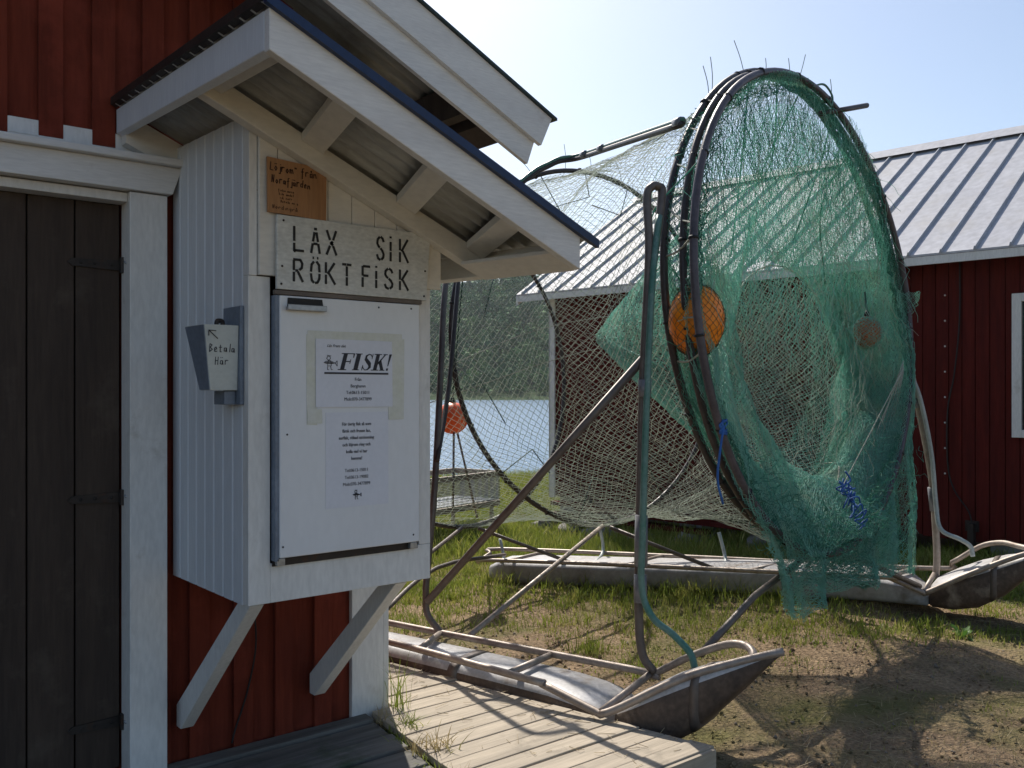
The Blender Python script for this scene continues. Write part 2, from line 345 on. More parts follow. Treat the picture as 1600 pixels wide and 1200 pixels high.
# ------------------------------------------------------------------ red shed with the kiosk (near left)
YW = 3.68
def zt(x): return 2.719+.465*(2.878-x)       # roof top at the verge
shed = thing('red_shed', 'red board-and-batten shed with white trim and dark plank door at left', 'shed', (0, YW, 0))
wl = MB()
XR = 2.243; RX = -1.5
def wtop(x): return zt(x)-.12 if x > RX else zt(2*RX-x)-.12
def wallseg(mb, x0, x1, z0, y0, y1):
    mb.hexa([(x0, y0, z0), (x1, y0, z0), (x1, y1, z0), (x0, y1, z0), (x0, y0, wtop(x0)), (x1, y0, wtop(x1)), (x1, y1, wtop(x1)), (x0, y1, wtop(x0))])
wallseg(wl, 1.10, XR-.002, -.12, YW, YW+.12)
wallseg(wl, .05, 1.10, 2.2, YW, YW+.12)
wallseg(wl, RX, .05, -.12, YW, YW+.12); wallseg(wl, 2*RX-XR, RX, -.12, YW, YW+.12)
wl.box(XR-.12, XR-.002, YW+.12, 9.5, -.12, 2.75); wl.box(2*RX-XR, 2*RX-XR+.12, YW+.12, 9.5, -.12, 2.75)
wallseg(wl, 2*RX-XR+.121, RX, -.12, 9.38, 9.5); wallseg(wl, RX, XR-.121, -.12, 9.38, 9.5)
wl.build('wall', M['red'], shed)
MB().box(-.05, 1.15, YW+.125, YW+.14, -.1, 2.25).build('light_stop_panel', M['door'], shed)  # unseen panel added to stop light showing between the door planks
bt = MB(); x = .798-.183*30
while x < 2.06:
    x1 = min(x+.083, 2.076); lo = 2.372+random.uniform(-.008, .008) if -.1 < x < 1.2 else -.10
    if x > 1.2 and x < 1.3: x += .183; continue
    bt.hexa([(x, YW-.024, lo), (x1, YW-.024, lo), (x1, YW-.001, lo), (x, YW-.001, lo), (x, YW-.024, wtop(x)-.01), (x1, YW-.024, wtop(x1)-.01), (x1, YW-.001, wtop(x1)-.01), (x, YW-.001, wtop(x)-.01)])
    x += .183
bt.box(1.240, 1.275, YW-.02, YW-.001, -.1, 2.34)
bt.build('batten', M['red'], shed, bevel=.002)
cb = MB(); cb.box(2.078, XR, YW-.03, YW-.002, -.10, 2.80); cb.box(XR, XR+.028, YW-.03, YW+.14, -.1, 2.74); cb.build('corner_board', M['white'], shed, bevel=.003)
fr = MB(); fr.box(1.098, 1.238, YW-.085, YW+.02, -.02, 2.2); fr.box(-.14, .0, YW-.085, YW+.02, -.02, 2.2)
fr.box(0.0, 1.098, YW-.055, YW+.03, 2.165, 2.2)
frame = fr.build('door_frame', M['white'], shed, bevel=.003)
li = MB(); li.prism([(-.20, YW-.105, 2.31), (-.16, YW-.105, 2.205), (1.252, YW-.105, 2.205), (1.288, YW-.105, 2.31)], (0, .1, 0)); li.build('lintel', M['whitex'], frame, bevel=.003)
co = MB(); co.box(-.24, 1.305, YW-.14, YW-.002, 2.311, 2.338); co.build('cornice', M['whitex'], frame, bevel=.004)
ub = MB(); ub.box(-.2, 1.30, YW-.022, YW-.0005, 2.338, 2.425)
ub.box(.702, .797, YW-.0245, YW-.022, 2.37, 2.425); ub.build('white_board', M['white'], shed)
dr = MB(); e = [0.008]
x = 1.094-.163*7
while x < 1.09:
    a = max(x+.003, .004); dr.box(a, x+.160, YW+.02+random.uniform(-.002, .002), YW+.05, 0, 2.163); x += .163
door = dr.build('door', M['door'], shed, bevel=.003)
for z in (1.93, 1.04, .18):
    hb = MB(); hb.prism([(.905, YW+.012, z), (.92, YW+.012, z+.014), (1.09, YW+.012, z+.020), (1.09, YW+.012, z-.020), (.92, YW+.012, z-.014)], (0, .006, 0))
    for k in (.95, 1.0, 1.06): hb.sphere((k, YW+.011, z), .006, .004, .006, 8, 5)
    hb.tube([(1.097, YW+.0, z-.03), (1.097, YW, z+.03)], .012, 8, 0)
    hb.build('hinge', M['iron'], door)
    hk = MB(); hk.tube([(1.094, YW-.03, z+.01), (1.106, YW-.045, z-.005), (1.104, YW-.05, z-.04), (1.118, YW-.048, z-.065), (1.122, YW-.05, z-.095)], .005, 7, 5); hk.build('hook', M['zinc'], door, smooth=True)
# roof of the shed
rf = MB()
def roofslab(mb, top, th, y0, y1, x0, x1):
    mb.hexa([(x0, y0, zt(x0)+top-th), (x1, y0, zt(x1)+top-th), (x1, y1, zt(x1)+top-th), (x0, y1, zt(x0)+top-th), (x0, y0, zt(x0)+top), (x1, y0, zt(x1)+top), (x1, y1, zt(x1)+top), (x0, y1, zt(x0)+top)])
def roofslab2(mb, top, th, y0, y1, x0, x1):
    g_ = lambda x: zt(2*RX-x)
    mb.hexa([(x0, y0, g_(x0)+top-th), (x1, y0, g_(x1)+top-th), (x1, y1, g_(x1)+top-th), (x0, y1, g_(x0)+top-th), (x0, y0, g_(x0)+top), (x1, y0, g_(x1)+top), (x1, y1, g_(x1)+top), (x0, y1, g_(x0)+top)])
roofslab(rf, .012, .012, 3.185, 9.9, RX, 2.90); roofslab2(rf, .012, .012, 3.185, 9.9, 2*RX-2.9, RX)
roof = rf.build('roof', M['roofdark'], shed)
def wavy(mb, x0, x1, y0, y1, zf, amp, lam, n=None):
    ny = max(8, int((y1-y0)/lam*10)); b0 = len(mb.v)
    for i in range(ny+1):
        y = y0+(y1-y0)*i/ny; dz = amp*math.cos(2*math.pi*y/lam)
        for x in (x0, x1):
            mb.v.append((x, y, zf(x, y)+dz)); mb.v.append((x, y, zf(x, y)+dz+.0015))
    for i in range(ny):
        a = b0+i*4; c = a+4
        mb.f += [(a, a+2, c+2, c), (a+1, c+1, c+3, a+3), (a, c, c+1, a+1), (a+2, a+3, c+3, c+2)]
so = MB(); wavy(so, RX, 2.78, 3.23, YW+.1, lambda x, y: zt(x)-.05, .010, .076); so.build('soffit_sheet', M['corr'], roof, smooth=True)
vb = MB(); TH = .165
vb.prism([(RX, 3.20, zt(RX)), (RX, 3.20, zt(RX)-TH), (2.815, 3.20, zt(2.815)-TH), (2.880, 3.20, zt(2.88))], (0, .024, 0))
vb.prism([(RX, 3.225, zt(RX)-TH+.03), (RX, 3.225, zt(RX)-.285), (2.752, 3.225, zt(2.752)-.285), (2.80, 3.225, zt(2.80)-TH+.03)], (0, .024, 0))
vb.build('bargeboard', M['whitex'], roof, bevel=.002)
vb2 = MB(); g_ = lambda x: zt(2*RX-x); xl = 2*RX-2.88
vb2.prism([(RX-.002, 3.20, g_(RX)), (RX-.002, 3.20, g_(RX)-.28), (xl, 3.20, g_(xl)-.28), (xl, 3.20, g_(xl))], (0, .03, 0)); vb2.build('bargeboard', M['whitex'], roof)
pu = MB()
for xx in (2.46, 1.2, 0): pu.prism([(xx, 3.26, zt(xx)-.07), (xx+.07, 3.26, zt(xx+.07)-.07), (xx+.07, 3.26, zt(xx)-.22), (xx, 3.26, zt(xx)-.22)], (0, YW-3.26+.05, 0))
pu.prism([(2.58, 3.26, zt(2.58)-.07), (2.70, 3.26, zt(2.70)-.07), (2.70, 3.26, zt(2.7)-.19), (2.58, 3.26, zt(2.58)-.19)], (0, 6.2, 0))
pu.build('purlin', M['door'], roof)

# ------------------------------------------------------------------ kiosk cupboard hung on the shed wall
BX0, BX1, BY0, BY1, BZ = 1.278, 2.012, 2.935, YW-.026, .728
def cz(x, y): return 2.478-.430*(x-1.068)+.030*(y-2.3)     # underside level of the canopy sheet
ki = thing('fish_kiosk', 'white wooden sales cupboard with small canopy roof on the red wall', 'kiosk', (1.64, 3.3, .728))
sp = MB(); n = 8; wd = (BY1-BY0-.045)/n
for i in range(n):
    y0 = BY0+.045+i*wd; x = BX0
    sp.prism([(x, y0+.006, BZ-.004), (x+.004, y0+.0005, BZ-.004), (x+.016, y0+.0005, BZ-.004), (x+.016, y0+wd-.0005, BZ-.004), (x+.004, y0+wd-.0005, BZ-.004), (x, y0+wd-.006, BZ-.004)], (0, 0, 1.50)) if False else None
    T = cz(x, (y0+wd/2))-.03
    prof = [(x+.016, y0), (x+.007, y0), (x, y0+.007), (x, y0+wd-.007), (x+.007, y0+wd), (x+.016, y0+wd)]
    sp.prism([(px, py, BZ-.004) for px, py in prof], (0, 0, T-BZ))
sp.build('side_panel', M['panel'], ki)
sp = MB(); sp.box(BX1-.016, BX1, BY0+.03, BY1, BZ, cz(BX1, BY0)-.09); sp.box(BX0+.017, BX1-.017, BY0+.03, BY1, BZ+.02, BZ+.04); sp.build('cabinet_body', M['white'], ki)
ff = MB(); yf = BY0
ff.box(BX0, BX0+.078, yf, yf+.045, BZ, 1.835)                  # left stile
ff.box(BX1-.052, BX1, yf, yf+.03, BZ+.135, 1.91)               # right stile
ff.box(BX0+.0785, BX1, yf+.001, yf+.03, BZ, BZ+.134)            # bottom rail
ff.box(BX0+.0005, 1.3075, yf-.004, yf+.045, 1.8355, cz(BX0, yf)-.03)
ff.build('face_frame', M['white'], ki, bevel=.002)
uf = MB()                                                     # upper front, grooved boards under the slope
x = 1.308; edges = [1.308, 1.375, 1.47, 1.565, 1.66, 1.755, 1.85, 1.945, 2.05]
for a, c in zip(edges[:-1], edges[1:]):
    uf.hexa([(a+.0012, yf-.018, 1.838), (c-.0012, yf-.018, 1.838), (c-.0012, yf+.0, 1.838), (a+.0012, yf+.0, 1.838),
             (a+.0012, yf-.018, cz(a, yf)-.03), (c-.0012, yf-.018, cz(c, yf)-.03), (c-.0012, yf, cz(c, yf)-.03), (a+.0012, yf, cz(a, yf)-.03)])
uf.build('upper_front', M['cream'], ki, bevel=.002)
ib = MB(); y0, y1 = 2.862, 2.915
a, c = 1.085, 2.245
ib.hexa([(a, y0, cz(a, 2.88)-.096), (c, y0, cz(c, 2.88)-.096), (c, y1, cz(c, 2.88)-.096), (a, y1, cz(a, 2.88)-.096), (a, y0, cz(a, y0)-.013), (c, y0, cz(c, y0)-.013), (c, y1, cz(c, y1)-.013), (a, y1, cz(a, y1)-.013)])
# beams and rafters of the canopy
ca = MB()
ca_sheet = MB(); wavy(ca_sheet, 1.05, 2.272, 2.315, YW-.03, lambda x, y: cz(x, y)+.008, .009, .076)
sheet_o = ca_sheet.build('canopy_sheet', M['corr'], ki, smooth=True)
ib.build('beam', M['cream'], sheet_o, bevel=.003)
b2 = MB(); b2.hexa([(1.085, YW-.08, cz(1.085, YW)-.13), (2.245, YW-.08, cz(2.245, YW)-.13), (2.245, YW-.027, cz(2.245, YW)-.13), (1.085, YW-.027, cz(1.085, YW)-.13), (1.085, YW-.08, cz(1.085, YW)-.015), (2.245, YW-.08, cz(2.245, YW)-.015), (2.245, YW-.027, cz(2.245, YW)-.015), (1.085, YW-.027, cz(1.085, YW)-.015)]); b2.build('beam', M['cream'], sheet_o)
def rafter(xi, xo, yi=2.860, yo=2.348, w=.080, hh=.028, m='cream'):
    r_ = MB(); T = .012
    P = lambda x, y, d: (x, y, cz(x, y)-d)
    r_.hexa([P(xo, yo, T+hh), P(xo+w, yo, T+hh), P(xi+w, yi, T+hh), P(xi, yi, T+hh), P(xo, yo, T), P(xo+w, yo, T), P(xi+w, yi, T), P(xi, yi, T)])
    r_.build('rafter', M[m], sheet_o, bevel=.002)
rafter(1.436, 1.316); rafter(1.813, 1.647); rafter(2.130, 1.950); rafter(1.095, 1.095, w=.06, hh=.05)
fa = MB(); y0, y1 = 2.312, 2.345; P = lambda x, y, d: (x, y, cz(x, y)-d)
fa.prism([(1.066, y0, cz(1.066, y0)-.004), (1.066, y0, cz(1.066, y0)-.118), (2.212, y0, cz(2.212, y0)-.118), (2.212, y0, cz(2.212, y0)-.004)], (0, .033, 0))
fa.build('fascia', M['whitex'], sheet_o, bevel=.003)
fl = MB(); x0, x1 = 1.066, 1.091
fl.hexa([P(x0, 2.3455, .112), P(x1, 2.3455, .112), P(x1, YW-.026, .095), P(x0, YW-.026, .095), P(x0, 2.3455, .004), P(x1, 2.3455, .012), P(x1, YW-.026, .012), P(x0, YW-.026, .004)])
fl.build('fascia', M['panel'], sheet_o, bevel=.003)
ev = MB(); x0, x1 = 2.218, 2.243
ev.hexa([P(x0, 2.3455, .10), P(x1, 2.3455, .10), P(x1, YW-.03, .10), P(x0, YW-.03, .10), P(x0, 2.3455, .010), P(x1, 2.3455, .010), P(x1, YW-.03, .010), P(x0, YW-.03, .010)])
ev.hexa([P(2.10, 2.3455, .118), P(2.217, 2.3455, .118), P(2.217, 2.86, .118), P(2.10, 2.86, .118), P(2.10, 2.3455, .105), P(2.217, 2.3455, .105), P(2.217, 2.86, .105), P(2.10, 2.86, .105)])
ev.build('eave_board', M['cream'], sheet_o, bevel=.002)
be = MB(); be.hexa([P(1.05, 2.292, .006), P(2.285, 2.292, .006), P(2.285, 2.311, .006), P(1.05, 2.311, .006), P(1.05, 2.292, -.022), P(2.285, 2.292, -.022), P(2.285, 2.330, -.022), P(1.05, 2.330, -.022)])
be.build('edge_trim', M['blue'], sheet_o)
be = MB(); be.hexa([P(1.044, 2.33, .0), P(1.064, 2.33, .0), P(1.064, YW-.03, .0), P(1.044, YW-.03, .0), P(1.044, 2.33, -.028), P(1.064, 2.33, -.028), P(1.064, YW-.03, -.028), P(1.044, YW-.03, -.028)])
be.build('edge_trim', M['iron'], sheet_o)
# cupboard door
DX0, DX1, DZ0, DZ1 = 1.362, 1.938, .882, 1.772
dm = MB(); dm.box(DX0+.012, DX1, 2.898, 2.925, DZ0, DZ1); kd = dm.build('cupboard_door', M['enamel'], ki, bevel=.004)
dm = MB(); dm.box(DX0-.001, DX0+.0115, 2.905, 2.94, DZ0-.01, DZ1); dm.build('edge_strip', M['payside'], kd)
dm = MB(); dm.box(DX0, DX1+.01, 2.926, 2.955, DZ0-.03, DZ1-.0); dm.build('recess', M['iron'], ki)
dm = MB(); dm.box(DX0-.005, DX1+.012, 2.900, 2.918, DZ1+.002, DZ1+.018); dm.build('top_rail', M['tubeg'], ki, bevel=.002)
for xx in (DX0+.005, DX1-.035):
    dm = MB(); dm.box(xx, xx+.03, 2.905, 2.925, DZ0-.026, DZ0-.002); dm.build('hinge_block', M['zinc'], ki, bevel=.002)
hd = MB(); hd.prism([(1.402, 2.8975, 1.765), (1.400, 2.8975, 1.735), (1.535, 2.8975, 1.735), (1.530, 2.8975, 1.765)], (0, -.004, 0))
hk = hd.build('handle', M['black'], kd)
hd = MB(); hd.box(1.392, 1.538, 2.876, 2.8935, 1.722, 1.734); hd.box(1.392, 1.538, 2.872, 2.876, 1.722, 1.742); hd.build('grip_lip', M['zinc'], hk, bevel=.002)
for px, pz in ((1.45, 1.755), (1.76, 1.752), (1.90, 1.755), (1.385, .92), (1.91, .91), (1.4, 1.3)): MB().sphere((px, 2.897, pz), .0035, .0025, .0035, 8, 5).build('screw', M['iron'], kd)
for xx, yb, zb, yt in ((1.292, YW-.03, .155, 2.99), (1.868, YW-.03, .165, 2.99)):
    br = MB(); w_ = .052
    br.prism([(xx, yb, zb-.03), (xx, yb, zb+.055), (xx, yt+.06, BZ-.006), (xx, yt-.035, BZ-.006), (xx, yb-.045, zb-.03)], (w_, 0, 0)); br.build('bracket', M['cream'] if False else M['white'], ki, bevel=.003)
# free standing signs on the kiosk
ps = thing('plywood_sign', 'small brown plywood sign with handwriting at top of the kiosk front', 'sign', (1.44, 2.91, 2.05))
q = MB(); q.prism([(1.328, 2.897, 2.233), (1.330, 2.897, 2.048), (1.547, 2.897, 2.042), (1.549, 2.897, 2.222)], (0, .009, 0)); q.build('board', M['ply'], ps, bevel=.001)
hw = MB()
G = {  # handwriting strokes in unit cells
 'L': [[(.3, 1), (.15, .05), (.9, .0)]], 'ö': [[(.2, .3), (.5, .6), (.8, .3), (.5, .0), (.2, .3)], [(.3, .85), (.3, .95)], [(.7, .85), (.7, .95)]],
 'j': [[(.6, .6), (.5, -.3), (.1, -.25)], [(.6, .85), (.6, .92)]], 'r': [[(.2, .6), (.2, 0)], [(.2, .4), (.5, .6), (.9, .55)]],
 'o': [[(.2, .3), (.5, .6), (.8, .3), (.5, .0), (.2, .3)]], 'm': [[(.05, 0), (.05, .55)], [(.05, .4), (.3, .55), (.45, .0)], [(.45, .4), (.75, .55), (.95, 0)]],
 'f': [[(.9, .95), (.5, .9), (.4, -.35)], [(.1, .5), (.8, .55)]], 'å': [[(.8, .55), (.3, .5), (.3, .05), (.8, .2)], [(.8, .6), (.85, 0)], [(.45, .8), (.6, .95), (.65, .75), (.45, .8)]],
 'n': [[(.1, 0), (.15, .55)], [(.15, .4), (.6, .55), (.8, 0)]], 'N': [[(.1, 0), (.25, 1), (.65, 0), (.85, 1)]], 'a': [[(.8, .5), (.3, .5), (.2, .1), (.6, .05), (.8, .5), (.85, 0)]],
 'ä': [[(.8, .5), (.3, .5), (.2, .1), (.6, .05), (.8, .5), (.85, 0)], [(.35, .85), (.35, .93)], [(.7, .85), (.7, .93)]],
 'd': [[(.8, .5), (.3, .5), (.2, .1), (.7, .05)], [(.95, 1), (.8, 0)]], 'e': [[(.2, .3), (.8, .35), (.6, .6), (.25, .45), (.3, .05), (.85, .1)]],
 'B': [[(.2, 0), (.3, 1), (.85, .85), (.35, .55), (.9, .3), (.2, 0)]], 't': [[(.5, .9), (.4, .05), (.75, .05)], [(.15, .6), (.85, .62)]], 'l': [[(.6, 1), (.4, .0)]],
 'H': [[(.2, 0), (.3, 1)], [(.8, 0), (.9, 1)], [(.15, .5), (.9, .52)]], '"': [[(.3, .75), (.3, .95)], [(.6, .75), (.6, .95)]], ' ': [], 's': [[(.8, .5), (.3, .45), (.7, .2), (.2, .05)]], 'k': [[(.2, 0), (.2, 1)], [(.8, .6), (.2, .3), (.85, 0)]], 'g': [[(.8, .5), (.3, .5), (.3, .1), (.8, .15)], [(.8, .55), (.75, -.3), (.2, -.3)]], 'p': [[(.2, .55), (.2, -.3)], [(.2, .5), (.8, .4), (.2, .05)]], 'i': [[(.4, .5), (.4, 0)]], 'K': [[(.2, 0), (.2, 1)], [(.8, 1), (.2, .5), (.85, 0)]]}
def hand(mb, txt, x, z, cw, ch, y, sw, slope=0, seed=1):
    r = random.Random(seed)
    for c in txt:
        if c in G: strokes(mb, G[c], x, z+r.uniform(-.04, .04)*ch, cw*.85, ch*r.uniform(.92, 1.08), y, sw)
        x += cw*(.6 if c in 'jli"' else 1); z += slope*cw
hand(hw, 'Löjrom" från', 1.336, 2.190, .0158, .026, 2.8965, .0030, -.04)
hand(hw, 'Norafjärden', 1.342, 2.148, .0138, .024, 2.8965, .0028, -.03, 2)
hand(hw, 'Nordingrå', 1.345, 2.062, .011, .013, 2.8965, .0012, -.03, 3); hand(hw, 'Norrfjärden', 1.448, 2.056, .0085, .011, 2.8965, .0016, -.03, 4) if False else None
hw.build('lettering', M['brownink'], ps)
hw = MB()
for k, s_ in enumerate(('fiska mera', 'kilo andel', 'sik norr', 'Betala en g')): hand(hw, s_, 1.366+.003*k, 2.122-.0125*k, .0062, .0082, 2.8965, .0008, -.02, 5+k)
hand(hw, 'P', 1.34, 2.12, .01, .012, 2.8965, .001)
hw.build('lettering', M['brownink'], ps)
# stencil sign
ss = thing('stencil_sign', 'white board stencilled LAX SIK RÖKT FISK above the cupboard door', 'sign', (1.68, 2.91, 1.79))
q = MB(); q.prism([(1.362, 2.894, 2.043), (1.362, 2.894, 1.792), (1.966, 2.894, 1.790), (1.985, 2.894, 2.040)], (0, .014, 0)); q.build('board', M['signw'], ss, bevel=.0015)
for px, pz in ((1.385, 2.025), (1.965, 2.022), (1.38, 1.87), (1.377, 1.81), (1.955, 1.805), (1.96, 1.9)): MB().sphere((px, 2.893, pz), .0042, .0025, .0042, 8, 5).build('nail', M['iron'], ss)
def X_(px, y=2.89):
    r = (px-800)/1440; return y*(.6361+.7716*r)/(.7716-.6361*r)
ST = {
 'L': [[(.12, 1), (.12, .42)], [(.12, .32), (.12, .0), (.2, .0)], [(.2, .03), (.9, .03)]],
 'A': [[(.15, 0), (.27, .38)], [(.30, .48), (.42, .85)], [(.4, .99), (.6, .99)], [(.58, .85), (.70, .48)], [(.73, .38), (.85, 0)], [(.35, .38), (.65, .38)]],
 'X': [[(.08, 1), (.36, .62)], [(.42, .52), (.62, .4)], [(.66, .36), (.95, 0)], [(.92, 1), (.66, .62)], [(.6, .55), (.44, .42)], [(.36, .36), (.06, 0)]],
 'S': [[(.85, .80), (.75, .93), (.55, 1)], [(.42, .99), (.2, .88), (.16, .70), (.30, .58), (.42, .54)], [(.52, .5), (.72, .4), (.86, .26), (.82, .12), (.62, .02)], [(.48, .0), (.24, .06), (.12, .22)]],
 'I': [[(.5, .82), (.5, .45)], [(.5, .38), (.5, 0)], [(.5, 1.0), (.5, 1.06)]],
 'K': [[(.15, 1), (.15, .52)], [(.15, .42), (.15, 0)], [(.85, 1), (.30, .48)], [(.42, .48), (.9, 0)]],
 'R': [[(.15, .95), (.15, .52)], [(.15, .42), (.15, 0)], [(.12, 1), (.7, 1), (.86, .84), (.82, .64), (.62, .54)], [(.5, .5), (.3, .5)], [(.5, .44), (.9, 0)]],
 'Ö': [[(.38, .98), (.2, .85), (.14, .52)], [(.14, .42), (.2, .12), (.38, 0)], [(.5, .0), (.7, .02), (.86, .2), (.88, .42)], [(.88, .52), (.84, .84), (.62, 1)], [(.3, 1.16), (.38, 1.16)], [(.68, 1.16), (.76, 1.16)]],
 'T': [[(.05, 1), (.42, 1)], [(.52, 1), (.95, .99)], [(.5, .9), (.5, .45)], [(.5, .38), (.5, 0)]],
 'F': [[(.15, 1), (.15, .55)], [(.15, .45), (.15, 0)], [(.22, 1), (.9, 1)], [(.24, .55), (.72, .55)]]}
q = MB()
for row, z0, hh in (([('L', 458, 477), ('A', 484, 503), ('X', 510, 527), ('S', 588, 602), ('I', 605, 617), ('K', 623, 640)], 1.925, .084),
                    ([('R', 457, 475.5), ('Ö', 484, 502), ('K', 507, 526), ('T', 535, 550), ('F', 565, 580), ('I', 582.5, 594.5), ('S', 600, 616), ('K', 623, 640)], 1.822, .074)):
    for c, a, b_ in row: strokes(q, ST[c], X_(a), z0, X_(b_)-X_(a), hh, 2.8935, .0088)
q.build('lettering', M['black'], ss)
# notices
nt_ = thing('taped_notice', 'paper notice reading FISK! held with yellowed tape on the cupboard door', 'notice', (1.66, 2.897, 1.37))
q = MB()
def rect(mb, x0, x1, z0, z1, y, t=.0006, j=.002):
    r = random.uniform; mb.prism([(x0+r(-j, j), y, z1+r(-j, j)), (x0+r(-j, j), y, z0+r(-j, j)), (x1+r(-j, j), y, z0+r(-j, j)), (x1+r(-j, j), y, z1+r(-j, j))], (0, -t, 0))
rect(q, 1.472, 1.512, 1.33, 1.645, 2.8975); rect(q, 1.474, 1.86, 1.622, 1.658, 2.8968); rect(q, 1.80, 1.868, 1.345, 1.64, 2.8962); rect(q, 1.475, 1.53, 1.335, 1.385, 2.8955)
q.build('tape', M['tape'], nt_)
q = MB(); rect(q, 1.505, 1.815, 1.392, 1.628, 2.8948); q.build('paper', M['paper'], nt_)
yt = 2.8937
text_mesh('Fritt Fram det', .014, (1.548, yt, 1.602), M['ink'], nt_, shear=.35, align='LEFT') if False else text_mesh('Läs Fram det', .014, (1.548, yt, 1.602), M['ink'], nt_, shear=.35, align='LEFT')
# bold slanted serif FISK!
q = MB(); SF = {'F': [[(.3, 0), (.3, 1)]], 'I': [[(.5, 0), (.5, 1)]], 'K': [[(.25, 0), (.25, 1)]], }
def serif(mb, ch, x0, w, z0, h):
    sh = .28*h; D = lambda a, b: (x0+a*w+b*sh, yt, z0+b*h)
    def poly(pts): mb.prism([D(*p) for p in pts], (0, -.0008, 0))
    if ch in 'FIK':
        c = {'F': .28, 'I': .5, 'K': .26}[ch]; s = .15 if ch != 'I' else .28
        poly([(c-s, .03), (c+s, .03), (c+s, .97), (c-s, .97)]); poly([(c-s-.17, 0), (c+s+.17, 0), (c+s+.17, .05), (c-s-.17, .05)]); poly([(c-s-.17, .95), (c+s+.17, .95), (c+s+.17, 1), (c-s-.17, 1)])
    if ch == 'F':
        poly([(.4, .95), (.98, .95), (.98, 1), (.4, 1)]); poly([(.92, .74), (.98, .74), (.98, 1), (.88, 1)]); poly([(.4, .48), (.78, .48), (.78, .54), (.4, .54)]); poly([(.74, .38), (.79, .38), (.79, .64), (.74, .64)])
    if ch == 'K':
        poly([(.35, .42), (.42, .36), (.95, .97), (.86, 1)]); poly([(.42, .52), (.62, .66), (1.02, .03), (.76, .03)]); poly([(.72, .95), (1.08, .95), (1.08, 1), (.72, 1)]); poly([(.66, 0), (1.12, 0), (1.12, .05), (.66, .05)])
    if ch == 'S':
        pts = [(.88, .78, .03), (.74, .93, .05), (.5, .97, .05), (.26, .86, .10), (.26, .68, .14), (.5, .53, .17), (.76, .38, .17), (.84, .2, .13), (.66, .05, .07), (.42, .02, .04), (.2, .12, .04), (.1, .26, .03)]
        L_ = []; R_ = []
        for i, (a, b_, t_) in enumerate(pts):
            p0 = pts[max(i-1, 0)]; p1 = pts[min(i+1, len(pts)-1)]; dx, dz = p1[0]-p0[0], p1[1]-p0[1]; l = math.hypot(dx, dz)
            L_.append((a-dz/l*t_, b_+dx/l*t_*.6)); R_.append((a+dz/l*t_, b_-dx/l*t_*.6))
        for i in range(len(L_)-1): poly([L_[i], L_[i+1], R_[i+1], R_[i]])
        poly([(.86, .68), (.92, .68), (.92, 1), (.86, 1)]); poly([(.06, 0), (.12, 0), (.12, .32), (.06, .32)])
    if ch == '!':
        poly([(.42, .28), (.56, .28), (.75, 1), (.28, 1)]); poly([(.32, 0), (.66, 0), (.66, .14), (.32, .14)])
for ch, a, w_ in (('F', 1.592, .052), ('I', 1.645, .030), ('S', 1.682, .040), ('K', 1.727, .048), ('!', 1.780, .022)): serif(q, ch, a, w_, 1.522, .060)
rect(q, 1.538, 1.798, 1.5075, 1.514, yt, .0008, 0)
q.build('lettering', M['ink'], nt_)
def fish_man(mb, x0, z0, s):   # little line drawing of a figure carrying a fish
    L_ = [[(.3, .95), (.2, .8), (.35, .68), (.5, .8), (.45, .95), (.3, .95)], [(.25, 1.0), (.55, .98)], [(.32, .66), (.28, .3), (.55, .3), (.52, .66), (.32, .66)], [(.3, .3), (.27, .05), (.38, .05)], [(.5, .3), (.55, .05), (.66, .05)], [(0, .52), (.2, .62), (.6, .6), (.85, .5), (.6, .45), (.2, .46), (0, .52)], [(.85, .5), (1, .66), (1, .3), (.85, .5)], [(.1, .55), (.7, .55)], [(.1, .5), (.7, .5)]]
    strokes(mb, L_, x0, z0, s, s, yt, .0016)
q = MB(); fish_man(q, 1.536, 1.520, .052); q.build('drawing', M['ink'], nt_)
for k, s_ in enumerate(('Från', 'Berghamn', 'Tel:0613-15011', 'Mob:070-3477899')): text_mesh(s_, .0165, (1.672, yt, 1.484-.0235*k), M['ink'], nt_, width=.92)
n2 = thing('paper_notice', 'plain paper notice with printed lines and phone numbers on lower cupboard door', 'notice', (1.67, 2.897, 1.03))
q = MB(); rect(q, 1.545, 1.80, 1.035, 1.372, 2.8975, j=.001); q.build('paper', M['paper'], n2)
yt = 2.8965
for k, s_ in enumerate(('För övrig fisk så som', 'färsk och frusen lax,', 'surfisk, rökad strömming', 'och löjrom ring och', 'kolla vad vi har', 'hemma!')): text_mesh(s_, .0165, (1.668, yt, 1.325-.0245*k), M['ink'], n2, width=.86, bold=.0002)
for k, s_ in enumerate(('Tel:0613-15011', 'Tel:0613-19082', 'Mob:070-3477899')): text_mesh(s_, .0165, (1.668, yt, 1.160-.0245*k), M['ink'], n2, width=.92)
q = MB(); fish_man(q, 1.652, 1.060, .034); q.build('drawing', M['ink'], n2)
